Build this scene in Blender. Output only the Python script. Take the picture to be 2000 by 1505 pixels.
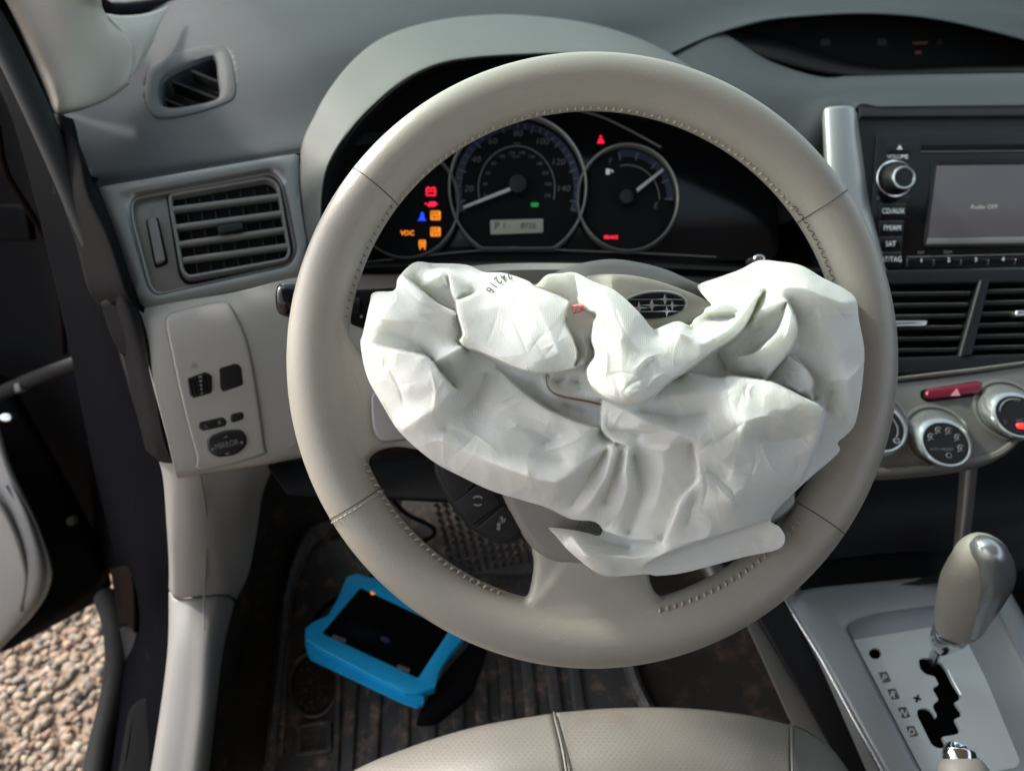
import bpy, bmesh, math, random
import numpy as np
from mathutils import Vector as V, Matrix, noise
random.seed(7); np.random.seed(7)
sc = bpy.context.scene
for o in list(bpy.data.objects): bpy.data.objects.remove(o)
R_ = math.radians
# ------------------------------------------------------------------ camera
FPX = 1387.0; PITCH = R_(35)
CAM = V((0, 0, 1.2))
CF = V((0, math.cos(PITCH), -math.sin(PITCH))); CU = V((0, math.sin(PITCH), math.cos(PITCH))); CR = V((1, 0, 0))
cd = bpy.data.cameras.new('camera'); cam = bpy.data.objects.new('camera', cd); sc.collection.objects.link(cam)
cam.location = CAM; cam.rotation_euler = (math.pi/2 - PITCH, 0, 0)
cd.sensor_width = 34.6; cd.lens = 24*0.99985; cd.clip_start = .02; cd.clip_end = 3000
cd.dof.use_dof = True; cd.dof.focus_distance = .405; cd.dof.aperture_fstop = 7.0
sc.camera = cam
# ------------------------------------------------------------------ world, sun, exposure
SUN_EL, SUN_AZ = 36, -62          # azimuth measured from the car's nose, negative to the left
w = bpy.data.worlds.new("World"); sc.world = w; w.use_nodes = True
nt = w.node_tree; bg = nt.nodes['Background']; sky = nt.nodes.new('ShaderNodeTexSky')
sky.sky_type = 'NISHITA'; sky.sun_disc = False; sky.sun_elevation = R_(SUN_EL); sky.sun_rotation = R_(SUN_AZ)
sky.air_density = 1.2; sky.dust_density = 2.5; sky.ozone_density = 1.0
hs = nt.nodes.new('ShaderNodeHueSaturation'); hs.inputs['Saturation'].default_value = .5   # the camera's shade white balance
nt.links.new(sky.outputs[0], hs.inputs['Color']); nt.links.new(hs.outputs[0], bg.inputs[0]); bg.inputs[1].default_value = .15
sl = bpy.data.lights.new('sun', 'SUN'); sl.energy = 2.0; sl.angle = R_(5); sl.color = (1, .95, .87)
so = bpy.data.objects.new('sun', sl); sc.collection.objects.link(so); so.location = (-3, 3, 4)
sdir = V((math.cos(R_(SUN_EL))*math.sin(R_(SUN_AZ)), math.cos(R_(SUN_EL))*math.cos(R_(SUN_AZ)), math.sin(R_(SUN_EL))))
so.rotation_euler = sdir.to_track_quat('Z', 'Y').to_euler()
sc.view_settings.view_transform = 'Standard'; sc.view_settings.look = 'None'
sc.view_settings.exposure = 1.70; sc.view_settings.gamma = 1
sc.render.resolution_x = 1024; sc.render.resolution_y = 770

# ------------------------------------------------------------------ geometry helpers
def W(u, v, d): u, v, d = float(u), float(v), float(d); return CAM + d*(CF + CR*((u-1000)/FPX) - CU*((v-752.5)/FPX))
def ray(u, v): u, v = float(u), float(v); return CF + CR*((u-1000)/FPX) - CU*((v-752.5)/FPX)
class Plane:
    def __init__(s, o, n): s.o = V(o); s.n = V(n).normalized()
    def p(s, u, v, off=0.0):
        r = ray(u, v); t = (s.o-CAM).dot(s.n)/r.dot(s.n); return CAM + r*t + s.n*float(off)
def plane3(a, b, c):
    A, B, Cc = W(*a), W(*b), W(*c); n = (B-A).cross(Cc-A).normalized()
    if n.dot(CAM-A) < 0: n = -n
    return Plane(A, n)
def hplane(z, tilt=(0, 0)): return Plane((0, .6, z), (tilt[0], tilt[1], 1))
def faceplane(d): return Plane(W(1000, 752, d), -CF)

def lin(pts, n, closed=True):
    P = np.array(pts, float)
    if closed: P = np.vstack([P, P[:1]])
    s = np.r_[0, np.cumsum(np.linalg.norm(np.diff(P[:, :2], axis=0), axis=1))]
    t = np.linspace(0, s[-1], n+1)[:-1] if closed else np.linspace(0, s[-1], n)
    return np.stack([np.interp(t, s, P[:, k]) for k in range(P.shape[1])], 1)
def cr(pts, n, closed=True):
    P = np.array(pts, float); m = len(P); out = []
    seg = m if closed else m-1
    for i in range(seg):
        g = (lambda k: P[k % m]) if closed else (lambda k: P[min(max(k, 0), m-1)])
        a, b, c, d = g(i-1), g(i), g(i+1), g(i+2)
        for t in np.arange(0, 1, .1):
            out.append(.5*((2*b)+(-a+c)*t+(2*a-5*b+4*c-d)*t*t+(-a+3*b-3*c+d)*t**3))
    if not closed: out.append(P[-1])
    return lin(out, n, closed)
def rnd(pts, r, k=5):
    P = [np.array(p, float) for p in pts]; m = len(P); out = []
    for i in range(m):
        a, b, c = P[i-1], P[i], P[(i+1) % m]
        la, lc = np.linalg.norm((a-b)[:2]), np.linalg.norm((c-b)[:2])
        q = min(r, .45*la, .45*lc); s = b+(a-b)/la*q; e = b+(c-b)/lc*q
        for j in range(k+1):
            t = j/k; out.append((1-t)**2*s+2*t*(1-t)*b+t*t*e)
    return np.array(out)
def inset(P, b):
    P = np.array(P, float); A = np.roll(P, 1, 0); B = np.roll(P, -1, 0)
    area = np.sum(P[:, 0]*np.roll(P[:, 1], -1)-np.roll(P[:, 0], -1)*P[:, 1])
    t = B-A; t /= (np.linalg.norm(t, axis=1)[:, None]+1e-9)
    n = np.stack([-t[:, 1], t[:, 0]], 1)*(1 if area > 0 else -1)
    return P[:, :2]+n*b
def ell(u, v, a, b, n=48, rot=0, a0=0, a1=360):
    full = abs(a1-a0) >= 360; T = np.radians(np.linspace(a0, a1, n, endpoint=not full)); c, s = math.cos(R_(rot)), math.sin(R_(rot))
    x, y = a*np.cos(T), -b*np.sin(T)
    return np.stack([u+x*c-y*s, v+x*s+y*c], 1)

WL = {}
def wl(o): return WL.get(o.name, V((0, 0, 0))) if o else V((0, 0, 0))
def finish(me, ang):
    me.validate()
    for p in me.polygons: p.use_smooth = True
    if ang is not None: me.set_sharp_from_angle(angle=R_(ang))
def link(name, me, mat, parent=None, ang=35, loc=None):
    """me holds world coordinates; re-based on the parent (or on its own centre)"""
    base = wl(parent)
    if loc is None: loc = base if parent else sum((x.co for x in me.vertices), V())/max(1, len(me.vertices))
    me.transform(Matrix.Translation(-loc))
    finish(me, ang)
    if mat: me.materials.append(mat)
    o = bpy.data.objects.new(name, me); sc.collection.objects.link(o)
    o.parent = parent; o.location = loc-base; WL[o.name] = V(loc)
    return o
def assembly(name, parent, loc):
    o = bpy.data.objects.new(name, None); sc.collection.objects.link(o); o.parent = parent; o.location = V(loc)-wl(parent); WL[o.name] = V(loc); return o
def thing(name, label, cat, loc, group=None):
    o = bpy.data.objects.new(name, None); sc.collection.objects.link(o); o.location = loc; o.empty_display_size = .05
    WL[o.name] = V(loc); o['label'] = label; o['category'] = cat
    if group: o['group'] = group
    return o
def tag(o, label, cat=None, group=None):
    o['label'] = label
    if cat: o['category'] = cat
    if group: o['group'] = group
    return o
def struct(o, kind='structure'): o['kind'] = kind; return o
def mesh(verts, faces, name='m'):
    me = bpy.data.meshes.new(name); me.from_pydata([tuple(x) for x in verts], [], faces); return me
def recalc(me):
    bm = bmesh.new(); bm.from_mesh(me); bmesh.ops.recalc_face_normals(bm, faces=bm.faces); bm.to_mesh(me); bm.free(); return me
def joinm(parts):
    vs, fs = [], []
    for a, b in parts:
        k = len(vs); vs += list(a); fs += [tuple(i+k for i in f) for f in b]
    return vs, fs
def loftvf(loops, closed=True, cap0=False, cap1=False):
    loops = list(loops)
    n = len(loops[0]); vs = [V(p) for L in loops for p in L]; fs = []
    for i in range(len(loops)-1):
        for j in range(n if closed else n-1):
            k = (j+1) % n; fs.append((i*n+j, i*n+k, (i+1)*n+k, (i+1)*n+j))
    if cap0: fs.append(tuple(range(n))[::-1])
    if cap1: fs.append(tuple((len(loops)-1)*n+j for j in range(n)))
    return vs, fs
def loft(name, loops, mat, parent=None, closed=True, cap0=False, cap1=False, ang=35, solid=0):
    o = link(name, recalc(mesh(*loftvf(loops, closed, cap0, cap1))), mat, parent, ang)
    if solid: md = o.modifiers.new('s', 'SOLIDIFY'); md.thickness = solid; md.offset = -1
    return o
def slabvf(P, pf, off, t, bev, back=False, rings=0):
    """P: Nx2 px outline, pf(u,v,off) -> world"""
    P = np.array(P, float)[:, :2]; c = P.mean(0); d = (pf(*c, 0)-CAM).dot(CF); px = FPX/d
    L = [[pf(a, b, off-t) for a, b in P], [pf(a, b, off-bev) for a, b in P]]
    for q in (.35, .7, 1.0):
        I = inset(P, bev*px*(1-math.cos(q*math.pi/2))); L.append([pf(a, b, off-bev+bev*math.sin(q*math.pi/2)) for a, b in I])
    cc = I.mean(0)
    for r in range(rings): q = 1-(r+1)/(rings+.5); L.append([pf(cc[0]+(a-cc[0])*q, cc[1]+(b-cc[1])*q, off) for a, b in I])
    return loftvf(L, True, back, True)
def slab(name, P, pl, mat, parent=None, off=0., t=.01, bev=.001, ang=35, rings=0):
    pf = pl.p if isinstance(pl, Plane) else pl
    return link(name, recalc(mesh(*slabvf(P, pf, off, t, bev, False, rings))), mat, parent, ang)
def ringvf(Po, Pi, pf, prof, n=120):
    """prof: list of (t 0 outer..1 inner, offset)"""
    return loftvf([[pf(*(a*(1-t)+b*t), o) for a, b in zip(Po, Pi)] for t, o in prof])
def ring(name, Po, Pi, pl, mat, parent, prof, n=120, ang=35):
    Po, Pi = lin(Po, n)[:, :2], lin(Pi, n)[:, :2]
    pf = pl.p if isinstance(pl, Plane) else pl
    return link(name, recalc(mesh(*ringvf(Po, Pi, pf, prof))), mat, parent, ang)
def patch(name, rows, mat, parent=None, nu=48, nv=48, solid=.004, ang=60):
    """rows of (u,v,d) control points, bicubic"""
    G = np.array(rows, float)
    def ax(G, n):
        m = len(G); out = []
        for t in np.linspace(0, m-1, n):
            i = min(int(t), m-2); f = t-i; a, b, c, d = G[max(i-1, 0)], G[i], G[i+1], G[min(i+2, m-1)]
            if i == 0: a = 2*b-c
            if i+2 > m-1: d = 2*c-b
            out.append(.5*((2*b)+(-a+c)*f+(2*a-5*b+4*c-d)*f*f+(-a+3*b-3*c+d)*f**3))
        return np.array(out)
    H = ax(G, nv); H = ax(H.transpose(1, 0, 2), nu).transpose(1, 0, 2)
    vs = [W(*H[i, j]) for i in range(nv) for j in range(nu)]
    fs = [(i*nu+j, i*nu+j+1, (i+1)*nu+j+1, (i+1)*nu+j) for i in range(nv-1) for j in range(nu-1)]
    me = mesh(vs, fs); p = me.polygons[len(me.polygons)//2]
    if p.normal.dot(CAM-p.center) < 0: me.flip_normals()
    o = link(name, me, mat, parent, ang)
    if solid: md = o.modifiers.new('s', 'SOLIDIFY'); md.thickness = solid; md.offset = -1
    return o
from mathutils.bvhtree import BVHTree
def onsurf(o, n=None):
    """map a sight line onto the surface of a built mesh"""
    b = wl(o); me = o.data; t = BVHTree.FromPolygons([v.co+b for v in me.vertices], [tuple(p.vertices) for p in me.polygons])
    def f(u, v, off=0):
        r = ray(u, v); h = t.ray_cast(CAM, r)
        if h[0] is None: h = t.find_nearest(CAM+r*.7)
        m_ = n if n is not None else h[1]
        if m_.dot(r) > 0: m_ = -m_
        return h[0]+m_*float(off)
    return f
def proj(p):
    q = V(p)-CAM; d = q.dot(CF); return 1000+FPX*q.dot(CR)/d, 752.5-FPX*q.dot(CU)/d
def inpoly(u, v, P):
    c = False
    for (x1, y1), (x2, y2) in zip(P, np.roll(P, -1, 0)):
        if (y1 > v) != (y2 > v) and u < (x2-x1)*(v-y1)/(y2-y1)+x1: c = not c
    return c
def cut(o, P, sf=None):
    """open a hole in a built sheet where an outline lies on it"""
    b = wl(o); bm = bmesh.new(); bm.from_mesh(o.data); P = np.array(P)[:, :2]; lo, hi = P.min(0), P.max(0); kill = []
    for f in bm.faces:
        u, v = proj(f.calc_center_median()+b)
        if lo[0]-20 < u < hi[0]+20 and lo[1]-20 < v < hi[1]+20 and any(inpoly(*proj(x.co+b), P) for x in f.verts): kill.append(f)
    vv = set(x for f in kill for x in f.verts)
    bmesh.ops.delete(bm, geom=kill, context='FACES')
    for x in vv:
        if x.is_valid and x.link_faces:
            u, v = proj(x.co+b); k = np.argmin((P[:, 0]-u)**2+(P[:, 1]-v)**2); x.co = sf(P[k, 0], P[k, 1], 0)-b; bm.to_mesh(o.data); bm.free()
def tubevf(pts, r, k=8, closed=False, caps=True):
    P = [V(p) for p in pts]; n = len(P); rr = r if hasattr(r, '__len__') else [r]*n; L = []
    up = V((.13, .31, .94))
    for i in range(n):
        t = (P[(i+1) % n]-P[i-1]) if closed else (P[min(i+1, n-1)]-P[max(i-1, 0)])
        t.normalize(); a = t.cross(up)
        if a.length < .1: a = t.cross(V((1, 0, 0)))
        a.normalize(); b = t.cross(a); up = -b if (-b).length > 0 else up
        up = a.cross(t)
        L.append([P[i]+(a*math.cos(2*math.pi*j/k)+b*math.sin(2*math.pi*j/k))*rr[i] for j in range(k)])
    if closed: L.append(L[0])
    return loftvf(L, True, caps and not closed, caps and not closed)
def tube(name, pts, r, mat, parent=None, k=8, closed=False, ang=50):
    return link(name, recalc(mesh(*tubevf(pts, r, k, closed))), mat, parent, ang)
def multi(name, parts, mat, parent=None, ang=35):
    return link(name, recalc(mesh(*joinm(parts))), mat, parent, ang)
def flat(name, polys, pl, mat, parent=None, off=.0004, th=.0003):
    pf = pl.p if isinstance(pl, Plane) else pl; parts = []
    for P in polys:
        parts.append(loftvf([[pf(a, b, off-th) for a, b in P], [pf(a, b, off) for a, b in P]], True, False, True))
    return multi(name, parts, mat, parent)
def text2d(s, size=1.0, sx=1.0, bold=0):
    c = bpy.data.curves.new('t', 'FONT'); c.body = s; c.align_x = 'CENTER'; c.align_y = 'CENTER'; c.resolution_u = 3; c.offset = bold
    o = bpy.data.objects.new('t', c); sc.collection.objects.link(o); dg = bpy.context.evaluated_depsgraph_get()
    me = bpy.data.meshes.new_from_object(o.evaluated_get(dg)); vs = [(x.co.x*size*sx, x.co.y*size) for x in me.vertices]
    fs = [tuple(p.vertices) for p in me.polygons]
    bpy.data.objects.remove(o); bpy.data.curves.remove(c); bpy.data.meshes.remove(me); return vs, fs
def text(name, s, u, v, size, pl, mat, parent=None, rot=0, off=.0004, sx=1.0, bold=0.0, shear=0):
    pf = pl.p if isinstance(pl, Plane) else pl; vs, fs = text2d(s, size, sx, bold); c, sn = math.cos(R_(rot)), math.sin(R_(rot))
    out = []
    for x, y in vs:
        x += y*shear; X, Y = x*c-y*sn, x*sn+y*c; out.append(pf(u+X, v-Y, off))
    return link(name, mesh(out, fs), mat, parent, None)

# ------------------------------------------------------------------ materials
def nodes(m):
    m.use_nodes = True; return m.node_tree, m.node_tree.nodes['Principled BSDF']
def mat(name, col, rough=.5, metal=0., bump=0., bscale=400., var=.06, vscale=14., spec=.5, coat=0., emit=None, es=0., dirt=None, dscale=30, dmin=.55, voro=False, detail=3):
    m = bpy.data.materials.new(name); nt, b = nodes(m); N = nt.nodes; L = nt.links
    b.inputs['Roughness'].default_value = rough; b.inputs['Metallic'].default_value = metal
    b.inputs['Specular IOR Level'].default_value = spec; b.inputs['Coat Weight'].default_value = coat
    tc = N.new('ShaderNodeTexCoord'); 
    nz = N.new('ShaderNodeTexNoise'); nz.inputs['Scale'].default_value = vscale; nz.inputs['Detail'].default_value = 5; L.new(tc.outputs['Object'], nz.inputs['Vector'])
    rp = N.new('ShaderNodeValToRGB'); c = col
    rp.color_ramp.elements[0].position = .3; rp.color_ramp.elements[1].position = .7
    rp.color_ramp.elements[0].color = (c[0]*(1-var), c[1]*(1-var), c[2]*(1-var), 1); rp.color_ramp.elements[1].color = (min(1, c[0]*(1+var)), min(1, c[1]*(1+var)), min(1, c[2]*(1+var)), 1)
    L.new(nz.outputs['Fac'], rp.inputs['Fac']); last = rp.outputs['Color']
    if dirt:
        n2 = N.new('ShaderNodeTexNoise'); n2.inputs['Scale'].default_value = dscale; n2.inputs['Detail'].default_value = 9; n2.inputs['Roughness'].default_value = .7
        L.new(tc.outputs['Object'], n2.inputs['Vector']); r2 = N.new('ShaderNodeValToRGB')
        r2.color_ramp.elements[0].position = dmin; r2.color_ramp.elements[1].position = min(1, dmin+.17)
        r2.color_ramp.elements[0].color = (0, 0, 0, 1); r2.color_ramp.elements[1].color = (1, 1, 1, 1); L.new(n2.outputs['Fac'], r2.inputs['Fac'])
        mx = N.new('ShaderNodeMix'); mx.data_type = 'RGBA'; L.new(r2.outputs['Color'], mx.inputs[0]); L.new(last, mx.inputs[6]); mx.inputs[7].default_value = (*dirt, 1); last = mx.outputs[2]
    L.new(last, b.inputs['Base Color'])
    # roughness variation
    mr = N.new('ShaderNodeMapRange'); mr.inputs[3].default_value = max(.03, rough*.88); mr.inputs[4].default_value = min(1, rough*1.12); L.new(nz.outputs['Fac'], mr.inputs[0]); L.new(mr.outputs[0], b.inputs['Roughness'])
    if bump:
        if voro: t = N.new('ShaderNodeTexVoronoi'); t.inputs['Scale'].default_value = bscale; o = t.outputs['Distance']
        else: t = N.new('ShaderNodeTexNoise'); t.inputs['Scale'].default_value = bscale; t.inputs['Detail'].default_value = detail; o = t.outputs['Fac']
        L.new(tc.outputs['Object'], t.inputs['Vector'])
        bp = N.new('ShaderNodeBump'); bp.inputs['Strength'].default_value = bump; bp.inputs['Distance'].default_value = .0006; L.new(o, bp.inputs['Height']); L.new(bp.outputs[0], b.inputs['Normal'])
    if emit: b.inputs['Emission Color'].default_value = (*emit, 1); b.inputs['Emission Strength'].default_value = es
    return m
M = {}
M['leather'] = mat('rim_leather', (.29, .273, .238), .36, bump=.36, bscale=1200, var=.04, detail=1)
M['leather2'] = mat('seat_leather', (.152, .143, .127), .5, bump=.4, bscale=900, detail=1, var=.08, vscale=9, dirt=(.13, .11, .085), dscale=14, dmin=.58)
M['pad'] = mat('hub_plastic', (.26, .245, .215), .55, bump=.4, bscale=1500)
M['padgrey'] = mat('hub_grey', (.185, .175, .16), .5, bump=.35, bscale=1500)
M['dash'] = mat('dash_grey', (.023, .026, .028), .62, spec=.2, bump=.5, bscale=1300, var=.06, dirt=(.032, .035, .036), dscale=60, dmin=.6)
M['dashhood'] = mat('dash_hood_grey', (.070, .074, .069), .6, spec=.25, bump=.5, bscale=1300)
M['black'] = mat('black_plastic', (.010, .010, .011), .45, bump=.2, bscale=1300, spec=.22)
M['blackmatte'] = mat('black_matte', (.007, .007, .0075), .8, spec=.03)
M['blacktrim'] = mat('black_trim', (.006, .006, .0065), .8, spec=.04, bump=.3, bscale=1200)
M['gloss'] = mat('gloss_black', (.004, .004, .005), .14, spec=.35)
M['pewter'] = mat('pewter_trim', (.20, .19, .18), .33, metal=.35, var=.03)
M['silver'] = mat('silver_paint', (.33, .335, .33), .36, metal=.5, var=.03, bump=.08, bscale=2500)
M['consolesilver'] = mat('console_silver', (.27, .285, .295), .4, metal=.35, var=.03, bump=.08, bscale=2500)
M['ventsilver'] = mat('vent_silver', (.19, .19, .18), .36, metal=.5, var=.03)
M['relief'] = mat('relief_grey', (.11, .104, .096), .55)
M['silverdk'] = mat('dark_silver', (.16, .155, .145), .36, metal=.4, var=.03)
M['chrome'] = mat('chrome', (.75, .76, .77), .12, metal=1., var=.02)
M['knobsilver'] = mat('knob_silver', (.46, .48, .48), .27, metal=.8, var=.02)
M['satin'] = mat('satin_chrome', (.62, .62, .62), .27, metal=1., var=.03)
M['beige'] = mat('beige_plastic', (.265, .248, .222), .5, bump=.4, bscale=1300, var=.04)
M['pillar'] = mat('pillar_fabric', (.36, .335, .30), .7, bump=.2, bscale=1600)
M['greytrim'] = mat('sill_grey', (.19, .183, .172), .5, bump=.35, bscale=1200, dirt=(.15, .12, .09), dscale=22, dmin=.66)
M['vent'] = mat('vent_grey', (.15, .145, .135), .38, metal=.2, var=.03)
M['navy'] = mat('dark_blue_paint', (.002, .002, .003), .85, spec=.02, dirt=(.010, .010, .011), dscale=26, dmin=.62)
M['rubber'] = mat('rubber', (.012, .012, .0125), .7, spec=.2, bump=.3, bscale=900, dirt=(.04, .032, .027), dscale=40, dmin=.63)
M['matrub'] = mat('mat_rubber', (.055, .053, .052), .5, bump=.6, bscale=500, dirt=(.26, .175, .12), dscale=45, dmin=.52)
M['carpet'] = mat('carpet', (.032, .027, .023), .9, spec=.1, bump=1, bscale=900, dirt=(.09, .06, .042), dscale=30, dmin=.52)
M['dialwhite'] = mat('dial_print', (.075, .075, .078), .6, var=.02)
M['white'] = mat('white_print', (.75, .75, .75), .6, var=.02)
M['dimwhite'] = mat('dim_print', (.13, .13, .135), .6, var=.02)
M['stitch'] = mat('stitch_thread', (.40, .34, .28), .7)
M['stitchdk'] = mat('dark_thread', (.09, .075, .065), .8)
M['brownthread'] = mat('brown_thread', (.25, .13, .08), .8)
M['blue'] = mat('blue_rubber', (.010, .42, .80), .45, bump=.2, bscale=900, var=.08)
M['bluedark'] = mat('gauge_blue', (.002, .005, .022), .5)
M['hazard'] = mat('hazard_red', (.15, .006, .024), .3)
M['switchblack'] = mat('switch_black', (.005, .005, .0055), .35, spec=.35)
M['insert'] = mat('knob_insert_silver', (.34, .36, .37), .26, metal=.75, var=.02)
M['rust'] = mat('rusty_metal', (.009, .006, .005), .9, spec=.02, bump=.6, bscale=300, var=.3, vscale=40)
M['print'] = mat('bag_ink', (.10, .10, .11), .8)
M['redink'] = mat('bag_red_ink', (.85, .16, .2), .8)
def em(n, c, s): return mat(n, (c[0]*.2, c[1]*.2, c[2]*.2), .5, emit=c, es=s)
M['eR'] = em('lamp_red', (1, .01, .05), .38); M['eO'] = em('lamp_amber', (1, .27, .01), .33); M['eB'] = em('lamp_blue', (.01, .06, 1), .45)
M['eG'] = em('lamp_green', (.0, .45, .06), .12); M['eR2'] = em('lamp_bright_red', (1, .02, .02), 1.1); M['eOd'] = em('dim_amber', (.3, .06, .01), .02)
M['lcd'] = mat('lcd', (.11, .115, .09), .4, emit=(.3, .31, .24), es=.06)
M['lcdk'] = mat('lcd_digit', (.045, .046, .04), .5)
def screenmat():
    m = bpy.data.materials.new('radio_screen'); nt, b = nodes(m); b.inputs['Base Color'].default_value = (.02, .02, .022, 1); b.inputs['Roughness'].default_value = .16
    b.inputs['Emission Color'].default_value = (.5, .45, .5, 1); b.inputs['Emission Strength'].default_value = .035; return m
M['screen'] = screenmat()
def fabric():
    m = bpy.data.materials.new('airbag_nylon'); nt, b = nodes(m); N = nt.nodes; L = nt.links
    uv = N.new('ShaderNodeUVMap'); uv.uv_map = 'uv'
    def wave(rot):
        mp = N.new('ShaderNodeMapping'); mp.inputs['Rotation'].default_value[2] = rot; L.new(uv.outputs[0], mp.inputs[0])
        wv = N.new('ShaderNodeTexWave'); wv.inputs['Scale'].default_value = 112; wv.inputs['Distortion'].default_value = .6; wv.inputs['Detail'].default_value = 1; wv.inputs['Detail Scale'].default_value = .3; L.new(mp.outputs[0], wv.inputs['Vector']); return wv
    a, c = wave(.35), wave(.35+math.pi/2); ad = N.new('ShaderNodeMath'); ad.operation = 'MULTIPLY'; L.new(a.outputs['Fac'], ad.inputs[0]); L.new(c.outputs['Fac'], ad.inputs[1])
    bp = N.new('ShaderNodeBump'); bp.inputs['Strength'].default_value = .6; bp.inputs['Distance'].default_value = .00028; L.new(ad.outputs[0], bp.inputs['Height'])
    tc = N.new('ShaderNodeTexCoord'); nz = N.new('ShaderNodeTexNoise'); nz.inputs['Scale'].default_value = 45; nz.inputs['Detail'].default_value = 4; L.new(tc.outputs['Object'], nz.inputs['Vector'])
    b2 = N.new('ShaderNodeBump'); b2.inputs['Strength'].default_value = .15; b2.inputs['Distance'].default_value = .004; L.new(nz.outputs['Fac'], b2.inputs['Height']); L.new(bp.outputs[0], b2.inputs['Normal'])
    n2 = N.new('ShaderNodeTexNoise'); n2.inputs['Scale'].default_value = 16; n2.inputs['Detail'].default_value = 8; n2.inputs['Roughness'].default_value = .65; L.new(tc.outputs['Object'], n2.inputs['Vector'])
    r2 = N.new('ShaderNodeValToRGB'); r2.color_ramp.elements[0].position = .60; r2.color_ramp.elements[1].position = .82; r2.color_ramp.elements[0].color = (.875, .89, .865, 1); r2.color_ramp.elements[1].color = (.79, .78, .76, 1); L.new(n2.outputs['Fac'], r2.inputs['Fac'])
    wm = N.new('ShaderNodeMapRange'); wm.inputs[3].default_value = .84; wm.inputs[4].default_value = 1.06; L.new(ad.outputs[0], wm.inputs[0])
    cmx = N.new('ShaderNodeVectorMath'); cmx.operation = 'SCALE'; L.new(r2.outputs[0], cmx.inputs[0]); L.new(wm.outputs[0], cmx.inputs['Scale']); L.new(cmx.outputs[0], b.inputs['Base Color']); b.inputs['Roughness'].default_value = .5; b.inputs['Sheen Weight'].default_value = .1; b.inputs['Subsurface Weight'].default_value = .65; b.inputs['Subsurface Radius'].default_value = (1, 1, .75); b.inputs['Subsurface Scale'].default_value = .012; L.new(b2.outputs[0], b.inputs['Normal'])
    tr = N.new('ShaderNodeBsdfTranslucent'); tr.inputs[0].default_value = (.78, .80, .70, 1); mx = N.new('ShaderNodeMixShader'); mx.inputs[0].default_value = .12
    L.new(b.outputs[0], mx.inputs[1]); L.new(tr.outputs[0], mx.inputs[2]); L.new(mx.outputs[0], N['Material Output'].inputs[0]); return m
M['fabric'] = fabric()
# ------------------------------------------------------------------ deployed airbag: heights (mm above wheel plane) solved from fold lines
DW = .443; CELL = 1.7; U0, V0 = 690., 496.; NU, NV = int(1012/CELL), int(642/CELL)
SIL = [(809,513,14),(845,514,12),(910,517,12),(945,531,14),(985,533,20),(1030,548,26),(1046,557,28),(1068,537,20),(1095,534,24),(1122,532,32),(1160,550,36),(1196,564,40),(1224,586,44),(1252,614,47),(1274,641,46),(1284,641,42),(1305,632,44),(1325,627,44),(1348,635,40),(1356,623,32),(1373,612,28),(1378,602,26),(1390,596,26),(1381,585,22),(1369,571,16),(1364,556,10),(1405,541,12),(1446,526,15),(1482,509,18),(1524,511,20),(1566,519,22),(1608,543,24),(1650,564,26),(1672,585,28),(1678,626,30),(1688,682,30),(1686,732,30),(1681,774,30),(1670,827,28),(1652,850,26),(1636,864,26),(1640,880,24),(1615,905,24),(1562,951,26),(1506,1011,28),(1522,1028,26),(1533,1049,26),(1520,1072,24),(1450,1088,20),(1345,1116,20),(1285,1124,22),(1261,1121,24),(1191,1126,26),(1156,1112,28),(1110,1074,28),(1084,1044,26),(1072,1030,22),(1117,1034,16),(1150,1041,14),(1170,1046,14),(1177,1034,24),(1160,1018,28),(1114,1013,30),(1065,990,32),(1015,975,32),(960,958,32),(900,930,34),(845,900,36),(784,847,38),(750,796,38),(716,732,34),(704,670,28),(708,654,26),(722,592,22),(730,571,20),(770,567,24),(778,542,22)]
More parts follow.
